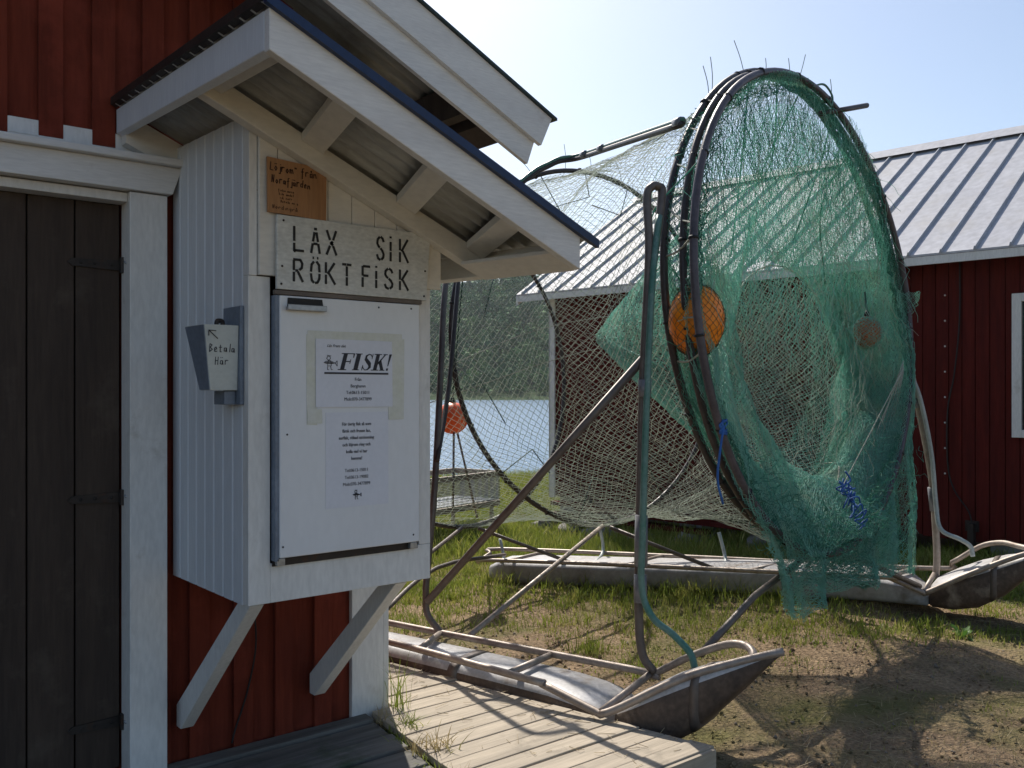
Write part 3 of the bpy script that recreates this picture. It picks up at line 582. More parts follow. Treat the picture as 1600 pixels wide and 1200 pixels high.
# payment box
pb = thing('payment_box', 'small grey tin payment box marked Betala Här on the kiosk side', 'box', (1.24, 3.05, 1.40))
q = MB()
q.hexa([(1.168, 2.985, 1.45), (1.262, 2.985, 1.45), (1.262, 3.075, 1.45), (1.168, 3.075, 1.45), (1.144, 2.975, 1.668), (1.262, 2.975, 1.668), (1.262, 3.145, 1.668), (1.144, 3.145, 1.668)])
q.f.pop(1)
q.build('body', M['paybox'], pb, bevel=.002)
bx = pb.children[0]; sm_ = bx.modifiers.new('s', 'SOLIDIFY'); sm_.thickness = .003; sm_.offset = -1
q = MB(); q.hexa([(1.1655, 2.987, 1.452), (1.1675, 2.987, 1.452), (1.1675, 3.073, 1.452), (1.1655, 3.073, 1.452), (1.1415, 2.977, 1.666), (1.1435, 2.977, 1.666), (1.1435, 3.143, 1.666), (1.1415, 3.143, 1.666)]); q.build('side_plate', M['payside'], pb)
q = MB(); q.prism([(1.146, 2.979, 1.664), (1.260, 2.979, 1.664), (1.260, 3.14, 1.640), (1.146, 3.14, 1.640)], (0, 0, .002)); q.build('lid', M['iron'], pb)
q = MB(); q.tube([(1.212, 3.04, 1.655), (1.212, 3.04, 1.682), (1.222, 3.04, 1.686), (1.232, 3.04, 1.682), (1.232, 3.04, 1.655)], .008, 8, 4); q.build('lock', M['iron'], pb, smooth=True)
q = MB(); q.box(1.263, 1.276, 2.965, 3.11, 1.402, 1.735); q.box(1.222, 1.262, 3.0, 3.09, 1.402, 1.448); q.build('mounting_plate', M['payside'], pb, bevel=.002)
hw = MB(); hand(hw, 'Betala', 1.160, 1.578, .0165, .027, 2.9785, .0026, 0, 9); hand(hw, 'Här', 1.180, 1.536, .017, .026, 2.981, .0026, 0, 3)
strokes(hw, [[(.9, .0), (.1, .9)], [(.1, .3), (.1, .9), (.75, .85)]], 1.155, 1.622, .038, .030, 2.974, .0026)
hw.build('lettering', M['ink'], pb)
# loose wire under the kiosk
q = MB(); q.tube([(1.60, YW-.04, .74), (1.615, YW-.03, .55), (1.62, YW-.035, .38), (1.585, YW-.03, .2), (1.535, YW-.03, .06), (1.51, YW-.05, .01)], .0035, 6, 6)
tag(q.build('cable', M['cable'], origin=(1.6, YW, 0), smooth=True), 'thin black cable hanging below the kiosk against the red wall', 'cable')

# ------------------------------------------------------------------ boardwalk
def xe(y): return 3.018-.212*(y-2.388)
dk = thing('boardwalk', 'weathered grey plank boardwalk running past the shed corner', 'boardwalk', (2.4, 3.5, -.15))
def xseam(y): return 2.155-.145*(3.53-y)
q = MB(); y = 2.372
while y < 5.4:
    w_ = .108+random.uniform(-.003, .003); xr = xe(y)+random.uniform(-.004, .004); dx_ = xe(y+w_)-xe(y)
    if y+w_ > YW-.03: xl = XR+.035; dl = 0
    else: xl = xseam(y)+random.uniform(-.006, .006); dl = xseam(y+w_)-xseam(y)
    zz = random.uniform(-.003, .002); tl = random.uniform(-.002, .002)
    q.hexa([(xl, y, zz-.03), (xr, y, zz-.03), (xr+dx_, y+w_, zz-.03), (xl+dl, y+w_, zz-.03), (xl, y, zz), (xr, y, zz+tl), (xr+dx_, y+w_, zz+tl), (xl+dl, y+w_, zz)])
    y += w_+random.uniform(.006, .010)
q.build('planks', M['deck'], dk, bevel=.003)
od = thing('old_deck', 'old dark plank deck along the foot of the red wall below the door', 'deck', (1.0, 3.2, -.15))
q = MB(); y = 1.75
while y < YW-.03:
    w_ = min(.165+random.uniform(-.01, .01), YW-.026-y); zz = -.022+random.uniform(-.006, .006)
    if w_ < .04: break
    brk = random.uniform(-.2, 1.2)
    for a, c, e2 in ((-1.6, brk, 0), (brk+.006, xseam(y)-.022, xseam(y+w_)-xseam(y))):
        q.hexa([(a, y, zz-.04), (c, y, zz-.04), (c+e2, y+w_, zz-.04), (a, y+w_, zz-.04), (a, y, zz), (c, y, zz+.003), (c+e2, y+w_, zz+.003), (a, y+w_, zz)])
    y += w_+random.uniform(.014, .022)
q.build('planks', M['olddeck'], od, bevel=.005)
for xx in (-1, .5, 1.8): MB().box(xx, xx+.08, 1.76, 3.62, -.16, -.072).build('joist', M['tubeg'], od)
for xx in (2.2, 2.55): MB().box(xx, xx+.05, 2.40, 3.62, -.145, -.032).build('joist', M['tubeg'], dk)
q = MB()
q.hexa([(xe(2.38)-.10, 2.40, -.15), (xe(2.38)-.05, 2.40, -.15), (xe(5.3)-.05, 5.3, -.15), (xe(5.3)-.10, 5.3, -.15), (xe(2.38)-.10, 2.40, -.032), (xe(2.38)-.05, 2.40, -.032), (xe(5.3)-.05, 5.3, -.032), (xe(5.3)-.10, 5.3, -.032)])
q.build('joist', M['tubeg'], dk)
q = MB(); q.box(xseam(2.37)+.01, xe(2.38)-.01, 2.352, 2.371, -.14, -.004); q.build('edge_board', M['deck'], dk)

# ------------------------------------------------------------------ fish trap
TRAP = 'big hooped fish trap with green net on two pontoons beside the boardwalk'
tr = thing('fish_trap', TRAP, 'fish trap', (4.6, 3.8, -.2))
H1 = (4.935, 3.222, 1.957, 1.417, .087, .111); H2 = (4.865, 3.10, 1.925, 1.405, .08, .125); H3 = (4.80, 3.00, 1.91, 1.392, .075, .135)
HB = (5.250, 5.292, 1.815, 1.425, .07, -.019); HC = (4.522, 6.182, 1.628, 1.296, .113, .082)
def hp(h, a, k=1.0):
    a = np.asarray(a); lx = h[3]*k*np.cos(a); lz = h[3]*k*np.sin(a); y = lz*math.sin(h[4]); z = lz*math.cos(h[4])
    return np.stack([h[0]+lx*math.cos(h[5])-y*math.sin(h[5]), h[1]+lx*math.sin(h[5])+y*math.cos(h[5]), h[2]+z], -1)
def hoop(h, r, m, n=96, seed=0, sub=None):
    a = np.linspace(0, 2*np.pi, n, endpoint=False); rr = np.random.default_rng(seed); ph = rr.uniform(0, 6, 4)
    k = 1+.006*np.sin(3*a+ph[0])+.004*np.sin(5*a+ph[1]); P = np.array([hp(h, a[i], k[i]) for i in range(n)]); P[:, 1] += .012*np.sin(2*a+ph[2])
    q = MB(); q.tube([tuple(p) for p in P], r, 10, 0, closed=True); o = q.build('hoop', M[m], tr, smooth=True)
    for i in range(0, n, 5):
        a0 = a[i]+rr.uniform(-.03, .03); c = hp(h, a0, 1+.006*np.sin(3*a0+ph[0])); c[1] += .012*math.sin(2*a0+ph[2]); t_ = hp(h, a0+.01)-hp(h, a0); t_ = t_/np.linalg.norm(t_)
        q = MB(); q.tube([tuple(c-t_*.006), tuple(c+t_*.006)], r*1.22, 8, 0); q.build('lashing', M['cable'], o, smooth=True)
    return o
o1 = hoop(H1, .021, 'hoop', seed=1); o2 = hoop(H2, .019, 'hoop', seed=2); o3 = hoop(H3, .021, 'hoopg', seed=3); hoop(HB, .019, 'hoop', seed=4); hoop(HC, .018, 'hoop', seed=5)
# wire tails standing off the hoops
def tails(h, angs, name, lens, seed):
    r = random.Random(seed)
    for a in angs:
        c = Vector(hp(h, a)); o_ = (c-Vector(h[:3])).normalized(); d = (o_+Vector((r.uniform(-.5, .5), r.uniform(-.3, .3), r.uniform(-.1, .5)))).normalized(); L_ = r.uniform(*lens)
        q = MB(); q.tube([c, c+d*L_*.5+Vector((.01, 0, .0)), c+d*L_], .0022, 5, 3); q.build(name, M['roped'], tr)
tails(H1, [1.2, 1.45, 1.5, 1.72, 1.9, 2.2, 2.23, .9, .7], 'wire_tail', (.08, .26), 3); tails(H3, [1.3, 1.1, .8, .55, .3, .1], 'wire_tail', (.06, .16), 5)
tails(HB, [1.3, 1.55, 1.75, 2.0, 2.25], 'wire_tail', (.12, .28), 8)
q = MB(); c = Vector(hp(H3, 1.23)); q.tube([c+Vector((-.16, .02, -.06)), c+Vector((.30, -.03, .07))], .017, 8, 0); q.build('stub_tube', M['hoop'], tr, smooth=True)
q = MB(); c = Vector(hp(H3, 1.35)); q.tube([c+Vector((-.15, 0, .02)), c+Vector((-.02, 0, .06)), c+Vector((.07, 0, .01)), c+Vector((.06, 0, -.05)), c+Vector((.0, 0, -.02))], .007, 6, 6); q.build('rope_loop', M['hose'], tr, smooth=True)
for h in (H1,):
    for a in np.linspace(1.9, 3.4, 9):
        p = Vector(hp(H1, a)); s_ = Vector(hp(H3, a+random.uniform(-.1, .1))); q = MB(); q.tube([p, (p+s_)/2+Vector((0, 0, -.02)), s_], .005, 6, 3); q.build('lashing_rope', M['ropew'], tr)

# frame tubes
def T(pts, r, m, name='frame_tube', sm=6, parent=None): q = MB(); q.tube(pts, r, 10, sm); return q.build(name, M[m], parent or tr, smooth=True)
T([(3.292, 2.937, .118), (3.248, 2.973, .209), (3.243, 2.99, .418), (3.253, 2.995, .72), (3.290, 3.005, 1.481), (3.341, 3.013, 2.099), (3.371, 3.053, 2.388), (3.40, 3.046, 2.448), (3.432, 3.036, 2.450), (3.445, 3.023, 2.40), (3.350, 3.005, 2.006)], .021, 'tubeg', 'upright')
T([(3.400, 3.000, 2.30), (3.333, 2.981, 2.002), (3.276, 2.965, 1.48), (3.228, 2.951, .788), (3.225, 2.953, .518), (3.242, 2.90, .39), (3.288, 2.823, .323), (3.321, 2.745, .246), (3.315, 2.71, .181)], .0165, 'hose', 'hose')
for a, c in (((3.246, 2.975, .86), (3.242, 2.975, .62)), ((3.279, 2.985, 1.42), (3.284, 2.987, 1.50)), ((3.238, 2.975, .58), (3.236, 2.972, .45))):
    q = MB(); q.tube([a, c], .030, 10, 0, rf=lambda t: 1+.08*math.sin(t*20)); q.build('tape_wrap', M['dtape'], tr, smooth=True)
T([(6.638, 3.211, .09), (6.626, 3.195, .244), (6.610, 3.20, .5), (6.564, 3.207, .85), (6.453, 3.26, 1.404), (6.363, 3.309, 1.771), (6.285, 3.373, 2.30), (6.24, 3.38, 2.50)], .025, 'alu', 'upright')
T([(6.35, 3.28, 1.62), (6.42, 3.22, 1.40), (6.50, 3.175, 1.0), (6.545, 3.163, .62), (6.530, 3.12, .46), (6.573, 3.006, .400), (6.63, 2.96, .35), (6.642, 2.948, .28)], .016, 'hosew', 'hose')
for a, c in (((6.575, 3.207, .75), (6.60, 3.20, .58)), ((6.470, 3.25, 1.33), (6.455, 3.258, 1.40)), ((6.36, 3.31, 1.76), (6.35, 3.315, 1.84))):
    q = MB(); q.tube([a, c], .032, 10, 0); q.build('tape_wrap', M['dtape'], tr, smooth=True)
T([(2.955, 4.199, .10), (2.906, 4.266, .201), (2.905, 4.28, .31), (2.914, 4.285, .411), (3.02, 4.36, .908), (3.200, 4.56, 1.52), (3.427, 4.821, 2.147), (3.75, 5.10, 2.55)], .019, 'tubeg', 'upright')
T([(3.039, 4.364, 1.045), (3.326, 4.645, 1.49), (3.606, 4.933, 2.17), (3.80, 5.13, 2.56)], .015, 'hoop', 'upright')
T([(2.895, 4.249, .277), (3.309, 3.001, 1.619)], .021, 'tubeg', 'brace', 0)
T([(3.066, 4.082, .097), (5.12, 5.10, .392)], .017, 'alu', 'brace', 0)
T([(3.383, 2.732, .231), (3.989, 2.868, .394), (4.82, 3.04, .52)], .018, 'tubeg', 'brace', 0)
T([(2.80, 4.9, .10), (4.40, 5.97, .345)], .015, 'tubeg', 'brace', 0)
T([(4.55, 5.95, .33), (5.298, 5.612, .001)], .015, 'tubeg', 'brace', 0)
T([(5.15, 5.05, .385), (5.768, 4.447, .05)], .016, 'tubeg', 'brace', 0)
T([(4.898, 3.026, .542), (6.275, 3.147, .086)], .018, 'tubeg', 'brace', 0)
T([(2.83, 4.7, .10), (3.784, 5.434, .18), (4.952, 6.10, .05)], .015, 'tubeg', 'brace', 4)
# top spreader and hose to the back hoops
tp = [(3.877, 3.258, 2.889), (4.397, 4.204, 3.065), (4.916, 5.149, 3.240), (4.82, 5.27, 3.222), (4.72, 5.30, 3.17), (4.60, 5.31, 3.105), (4.44, 5.31, 2.985)]
T(tp, .018, 'hoop', 'spreader_tube')
T([(a, b_-.008, c+.026) for a, b_, c in tp], .012, 'hose', 'hose')
for i, k in ((0, .06), (1, .45), (1, .88)):
    a = Vector(tp[i]); c = Vector(tp[i+1]); p = a.lerp(c, k); d = (c-a).normalized()
    q = MB(); q.tube([p+Vector((0, -.006, .014))-d*.045, p+Vector((0, -.006, .014))+d*.04], .0285, 10, 0); q.build('tape_wrap', M['dtape'], tr, smooth=True)

# pontoons
def loft(mb, secs, n=22):
    """sections: centre x,y, across-vector, half width, z bottom, z top"""
    b0 = len(mb.v)
    for (cx, cy, ax, ay, hw_, zb, ztp) in secs:
        for j in range(n):
            a = 2*math.pi*j/n; ca_, sa = math.cos(a), math.sin(a)
            k = .48; u = math.copysign(abs(ca_)**k, ca_)*hw_; v = math.copysign(abs(sa)**k, sa)
            zz = (zb+ztp)/2+v*(ztp-zb)/2
            mb.v.append((cx+ax*u, cy+ay*u, zz))
    K = len(secs)
    for i in range(K-1):
        for j in range(n): mb.f.append((b0+i*n+j, b0+i*n+(j+1) % n, b0+(i+1)*n+(j+1) % n, b0+(i+1)*n+j))
    mb.f.append(tuple(b0+j for j in range(n))[::-1]); mb.f.append(tuple(b0+(K-1)*n+j for j in range(n)))
def split_hull(secs, name, side, parent, grey='hull', n=30):
    """upper skin and lower skin of a hull as two meshes meeting edge to edge"""
    q = MB(); loft(q, secs, n); me = q.me(name); me.transform(Matrix.Translation(-ORG[parent.name]))
    o = bpy.data.objects.new(name, me); COL.objects.link(o); o.parent = parent; ORG[o.name] = ORG[parent.name]
    me.materials.append(M[grey]); me.materials.append(M[side])
    for p in me.polygons: p.use_smooth = True
    K = len(secs)
    for i, p in enumerate(me.polygons):
        if i < (K-1)*n:
            j = i % n; a = (j+.5)/n*360
            p.material_index = 0 if 27 < a < 153 else 1
        else: p.material_index = 1
    return o
def pontoon(secs1, secs2, outer, inner, bars, bands, label, r=.018, side='hullside'):
    p = split_hull(secs1, 'pontoon', side, tr); p['label'] = label
    split_hull(secs2, 'nose', 'hullside', p)
    for pts, nm in ((outer, 'rail'), (inner, 'rail')):
        q = MB(); q.tube(pts, r, 10, 4); q.build(nm, M['alu'], p, smooth=True)
    for a, c in bars: q = MB(); q.tube([a, c], r*.95, 10, 0); q.build('crossbar', M['alu'], p, smooth=True)
    for s_, wdt in bands:
        q = MB(); loft(q, s_, 26); q.build('band', M['tubeg'], p, smooth=True)
    return p
def uvec(a, b_): v = Vector((b_[0]-a[0], b_[1]-a[1])); v.normalize(); return v
ax, ay = .960, .281
def nsec(y, hw_, zb, zt_, dx=0):
    cx = 2.77+(4.3-y)*.237+dx; return (cx, y, ax, ay, hw_, zb, zt_)
s1 = [nsec(5.8, .08, -.20, .02), nsec(5.7, .13, -.25, .06), nsec(4.8, .150, -.22, .070), nsec(4.3, .155, -.20, .074), nsec(3.6, .170, -.17, .074), nsec(3.25, .18, -.16, .070), nsec(3.10, .185, -.16, .055), nsec(3.0, .188, -.16, .030), nsec(2.95, .18, -.15, .00), nsec(2.93, .13, -.13, -.03)]
s2 = [(3.095, 2.92, ax, ay, .10, -.12, .00), (3.10, 2.90, ax, ay, .17, -.15, .05), (3.135, 2.82, ax, ay, .195, -.155, .105), (3.175, 2.72, ax, ay, .185, -.12, .170), (3.235, 2.60, ax, ay, .150, -.03, .230), (3.285, 2.50, ax, ay, .110, .085, .265), (3.33, 2.42, ax, ay, .070, .18, .292), (3.372, 2.35, ax, ay, .030, .27, .316), (3.39, 2.32, ax, ay, .010, .305, .325)]
P1 = pontoon(s1, s2,
    [(2.45, 5.2, .094), (2.623, 4.298, .102), (2.798, 3.253, .102), (2.812, 3.20, .096), (2.866, 2.905, .036), (2.874, 2.862, .034), (2.93, 2.79, .075), (3.089, 2.599, .209), (3.253, 2.437, .284), (3.405, 2.305, .332)],
    [(2.62, 5.6, .104), (2.84, 4.618, .102), (3.268, 3.05, .108), (3.292, 2.951, .105), (3.365, 2.773, .217), (3.400, 2.60, .300), (3.398, 2.50, .318), (3.365, 2.43, .305), (3.318, 2.40, .272)],
    [((2.675, 4.003, .105), (2.950, 4.20, .104)), ((2.781, 3.397, .103), (3.15, 3.50, .102)), ((2.872, 2.875, .036), (3.288, 2.955, .106)), ((2.55, 4.7, .1), (2.80, 4.78, .102))],
    [([nsec(3.86, .170, -.19, .078), nsec(3.80, .171, -.19, .078)], 0), ([(3.235, 2.60, ax, ay, .153, -.034, .234), (3.25, 2.57, ax, ay, .144, -.003, .243)], 0)],
    'near pontoon with brown lower hull, shade painted in')
def fsec(t, hw_, zb, zt_):
    cx = 5.10+t*(6.50-5.10); cy = 6.35+t*(3.20-6.35); return (cx, cy, .914, .406, hw_, zb, zt_)
s1 = [fsec(-.02, .08, -.20, -.09), fsec(.02, .18, -.22, -.02), fsec(.08, .24, -.22, .0), fsec(.4, .255, -.135, .06), fsec(.7, .27, -.085, .12), fsec(.9, .27, -.06, .130), fsec(.97, .26, -.06, .10), fsec(1.0, .22, -.06, .03), fsec(1.01, .1, -.05, -.0)]
s2 = [(6.50, 3.20, .914, .3, .12, -.05, .03), (6.52, 3.15, .914, .3, .22, -.07, .10), (6.55, 3.02, .93, .3, .25, -.07, .18), (6.57, 2.86, .93, .3, .25, -.03, .26), (6.58, 2.70, .93, .3, .20, .07, .32), (6.56, 2.55, .93, .3, .13, .21, .37), (6.52, 2.42, .93, .3, .05, .36, .41), (6.51, 2.38, .93, .3, .015, .4, .42)]
P2 = pontoon(s1, s2,
    [(5.06, 6.62, -.10), (4.985, 6.50, -.06), (4.93, 6.109, -.0), (5.4, 4.95, .07), (6.06, 3.32, .150), (6.10, 3.27, .145), (6.25, 3.12, .055), (6.275, 3.085, .058), (6.336, 2.812, .223), (6.43, 2.56, .36), (6.50, 2.40, .42)],
    [(5.06, 6.62, -.10), (5.2, 6.62, -.04), (5.284, 6.55, .001), (6.0, 4.95, .07), (6.733, 3.314, .13), (6.785, 3.16, .19), (6.79, 2.965, .330), (6.74, 2.80, .385), (6.62, 2.64, .395), (6.52, 2.50, .40)],
    [((4.95, 6.06, .0), (5.45, 6.15, .01)), ((5.35, 5.07, .06), (5.90, 5.17, .06)), ((5.72, 4.16, .11), (6.33, 4.20, .10)), ((6.08, 3.30, .148), (6.70, 3.38, .128)), ((6.26, 3.11, .055), (6.72, 3.24, .135))],
    [([(6.575, 2.78, .93, .3, .228, .018, .295), (6.578, 2.74, .93, .3, .216, .045, .310)], 0)],
    'far pontoon with bright grey top', side='hullgrey')
for (a, b_, c) in (((5.676, 5.689, .28), (5.69, 5.66, .06), (5.38, 5.45, .02)), ((5.137, 6.40, .13), (5.10, 6.30, -.02), (4.95, 6.15, -.02)), ((6.05, 4.7, .30), (6.03, 4.62, .1), (5.8, 4.45, .06))):
    T([a, b_, c], .014, 'hosew', 'clamp_post', 3)

# nets
def mk(name, AB, r, m, parent=tr, sub=None):
    A, B = AB; o = link_mesh(name, segs_mesh(name, A, B, r), M[m], parent); return o
def body_net(ha, hb, sag, a0=0, a1=2*math.pi, ka=1., kb=1.):
    def f(u, v):
        a = a0+(a1-a0)*u; k = 1-sag*np.sin(np.pi*v)
        A = np.array(hp(ha, a, 1)); B = np.array(hp(hb, a, 1)); ca_ = np.array(ha[:3]); cb_ = np.array(hb[:3])
        c = ca_+(cb_-ca_)*v[:, None]; A = ca_+(A-ca_)*ka; B = cb_+(B-cb_)*kb
        P = A+(B-A)*v[:, None]; return c+(P-c)*k[:, None]
    return f
mk('body_net', net_segs(body_net(H1, HB, .10), 160, 34, jit=.005, seed=11, amp=.035, freq=2.6), .0017, 'netw')
mk('tail_net', net_segs(body_net(HB, HC, .05), 150, 15, jit=.004, seed=12, amp=.02, freq=2.5), .0016, 'netw')
HR = (5.46, 3.68, 1.56, .75, .06, .06)      # throat ring of the inner funnel
fun = body_net(H3, HR, .14)
mk('funnel_net', net_segs(fun, 440, 70, jit=.0022, seed=21, amp=.03, freq=3.5), .0012, 'netg')
mk('funnel_net', net_segs(body_net(H3, HR, .20), 420, 66, jit=.003, drop=.15, seed=22, amp=.05, freq=4, keep=lambda P: P[:, 2] < 2.15+.02*np.sin(P[:, 0]*9)), .0012, 'netg')
mk('funnel_net', net_segs(body_net(H2, HR, .05), 300, 46, jit=.007, seed=23, amp=.05, freq=4, keep=lambda P: (P[:, 2] < 1.75)), .0013, 'netd')
mk('funnel_net', net_segs(body_net(H3, HR, .09), 430, 70, jit=.005, seed=28, amp=.04, freq=3.1, keep=lambda P: (P[:, 0] > 5.3)), .0011, 'netg')
mk('collar_net', net_segs(body_net(H1, H3, .02, ka=1.0, kb=.99), 330, 12, jit=.006, seed=24, amp=.012, freq=5), .0016, 'netd')
mk('collar_net', net_segs(body_net(H2, H3, .0, ka=.98, kb=.93), 330, 8, jit=.010, seed=25, amp=.02, freq=6), .0022, 'netd')
# second funnel reaching back to the middle of the body
apex = (5.02, 5.05, 1.86, .05, .1, 0.); mid = (4.97, 3.66, 1.80, .84, .1, 0.)
mk('funnel_net', net_segs(body_net(mid, apex, .0), 150, 50, jit=.004, seed=26, amp=.012, freq=3), .0013, 'netg')
mk('funnel_net', net_segs(body_net(H1, mid, .03, ka=.97), 230, 34, jit=.004, seed=27, amp=.03, freq=3, keep=lambda P: P[:, 2] < 2.25), .0012, 'netg')
# skirt of spare net hanging from the lower half of the front hoop
def skirt(shift, top, zlow, dx=0.):
    def f(u, v):
        a = -math.pi*(.02+.90*u)+.05; A = np.array(hp(H3, a, 1.0)); zl = zlow(A[:, 0])
        P = A.copy(); P[:, 2] = A[:, 2]+(zl-A[:, 2])*v; P[:, 1] += shift-.08*np.sin(u*19)*v-.05*np.sin(u*41+1)*v; P[:, 0] += dx*v*np.cos(u*17)
        P[:, 0] = P[:, 0]-.10*v*(P[:, 0]-4.9)
        return P
    return f
zl = lambda x: .27-.06*np.clip((5.1-x)/1.0, 0, 1)+.03*np.sin(x*7)+.02*np.sin(x*19)
mk('skirt_net', net_segs(skirt(-.02, 0, zl), 160, 58, jit=.006, seed=31, amp=.03, freq=4, keep=lambda P: P[:, 0]+.5*P[:, 2] > 4.42), .0013, 'netg')
mk('skirt_net', net_segs(skirt(.03, 0, lambda x: .24+.05*np.sin(x*11)), 150, 60, jit=.009, seed=34, amp=.05, freq=3, keep=lambda P: (P[:, 0]+.5*P[:, 2] > 4.25) & (P[:, 0]+.5*P[:, 2] < 4.75)), .0011, 'netg')
mk('skirt_net', net_segs(skirt(.10, 0, lambda x: .30+.04*np.sin(x*9)), 150, 60, jit=.008, seed=32, amp=.04, freq=4, keep=lambda P: P[:, 0] > 4.7), .0014, 'netd')
mk('skirt_net', net_segs(skirt(.22, 0, lambda x: .32+.04*np.sin(x*8)), 130, 46, jit=.01, seed=33, amp=.05, freq=4, keep=lambda P: P[:, 0] > 5.4), .0014, 'netd')
# heap of net gathered in the bottom of the hoop
def heap():
    A = []; B = []; r = np.random.default_rng(41)
    for k in range(420):
        a = -math.pi/2+r.normal()*.42; p = hp(H3, a, r.uniform(.86, 1.0)); p = p+r.normal(size=3)*(.03, .07, .03); d = r.normal(size=3)
        for j in range(7):
            d = d*.6+r.normal(size=3)*.7; d[2] -= .12; q_ = p+d/np.linalg.norm(d)*.035; A.append(p); B.append(q_); p = q_
    return np.array(A), np.array(B)
mk('gathered_net', heap(), .0016, 'netd')
def streaks(n, seed, zr, m, name, xr):
    """loose green threads hanging inside the front hoop"""
    r = np.random.default_rng(seed); A = []; B = []
    for k in range(n):
        u = r.uniform(*xr); top = math.sqrt(max(0, 1-u*u)); z0 = top*r.uniform(*zr)
        p = hp(H3, 0)*0+np.array([H3[0]+u*H3[3]*.98, H3[1]+u*H3[3]*math.sin(H3[5])+r.uniform(0, .25), H3[2]+z0*H3[3]*.96]); d = np.array([0, 0, -1.])
        for j in range(r.integers(4, 11)):
            d = d*.8+r.normal(size=3)*.35; d[2] -= .35; d /= np.linalg.norm(d); q_ = p+d*.05; A.append(p); B.append(q_); p = q_
    return mk(name, (np.array(A), np.array(B)), .0014, m)
streaks(650, 51, (.0, 1.), 'netg', 'loose_thread', (-.92, .92)); streaks(320, 52, (-.6, .95), 'netw', 'loose_thread', (-.9, .97)); streaks(300, 53, (.8, 1.0), 'netd', 'loose_thread', (-.9, .95))
# fringe on the right edge
def fr_(u, v):
    a = -.02-.95*u; A = np.array(hp(H1, a, 1.0)); P = A.copy(); P[:, 0] += .03+.12*v; P[:, 2] -= .15*v; return P
mk('fringe_net', net_segs(fr_, 34, 5, jit=.018, seed=61), .0018, 'netw')
# seam ropes
def rope(pts, r, m, name='rope', parent=tr, sm=5, tail=False): q = MB(); q.tube(pts, r, 6, sm); return q.build(name, M[m], parent, smooth=True)
rope([tuple(hp(HR, a)) for a in np.linspace(0, 6.283, 30)], .006, 'netw', sm=0)
rope([tuple(hp(HR, a)+np.array([.22, .05, 0])) for a in np.linspace(-2.3, 1.2, 20)], .007, 'ropew', sm=0)
for a in (2.6, 3.4, 2.95): rope([tuple(hp(mid, a)), (5.0, 5.0, 1.86)], .006, 'netg', sm=0)
r_ = random.Random(4)
for a in (0.9, 1.25, 1.6, 1.95, 2.3, 2.7, 3.4, 3.9, 4.5, 5.2):   # twine from the body net up to the hoops
    p = Vector(hp(HB, a)); d = (Vector(HB[:3])-p).normalized(); e_ = p+d*r_.uniform(.22, .38)+Vector((r_.uniform(-.1, .1), -.05, 0)); rope([p, e_], .004, 'roped', sm=0)
    p2 = Vector(hp(HB, a+.3)); e2 = p2+(Vector(HB[:3])-p2).normalized()*.28; rope([e_, e2], .004, 'roped', sm=0)
rope([(4.15, 6.0, 1.6), (5.1, 5.5, 2.0), (5.9, 4.0, 2.1)], .004, 'ropew'); rope([(4.1, 6.0, 1.35), (5.0, 5.2, 1.75), (5.5, 4.1, 1.9)], .004, 'ropew')
rope([tuple(hp(HR, -1.0)), (5.5, 3.3, .95), (5.15, 3.15, .72)], .005, 'ropew'); rope([tuple(hp(H3, -.25, .92)), (5.75, 3.2, 1.1), (5.45, 3.1, .72)], .004, 'ropew'); rope([tuple(hp(H3, -.25, .92)), (5.6, 3.15, 1.15), (5.15, 3.1, .80)], .004, 'ropew')
for k in range(4): rope([tuple(hp(H3, -.2-.02*k, .93)), (5.72+.04*k, 3.2, 1.0-.05*k), (5.55+.05*k, 3.15, .70)], .004, 'ropew')
for k in range(7):
    a = 1.0+k*.27; p = Vector(hp(H3, a)); rope([p, p+Vector((r_.uniform(-.25, .25), .2, -r_.uniform(.25, .5))), p+Vector((r_.uniform(-.4, .4), .35, -r_.uniform(.55, .95)))], .0045, 'netd')
q = MB(); c = Vector(hp(H3, 3.62)); 
for k in range(7): q.tube([c+Vector((r_.uniform(-.03, .03), -.03, r_.uniform(-.04, .04))) for _ in range(4)], .005, 6, 4)
q.tube([c+Vector((0, -.03, 0)), c+Vector((-.05, -.05, -.10)), c+Vector((-.07, -.05, -.24)), c+Vector((-.03, -.05, -.36))], .006, 6, 6)
q.build('blue_rope', M['ropeb'], tr, smooth=True)
q = MB(); c = Vector((4.78, 2.86, .93))
for k in range(12):
    b_ = c+Vector((.02*k, 0, -.022*k)); q.tube([b_+Vector((r_.uniform(-.05, .05), r_.uniform(-.04, .02), r_.uniform(-.06, .06))) for _ in range(5)], .005, 6, 4)
q.build('blue_rope', M['ropeb'], tr, smooth=True)

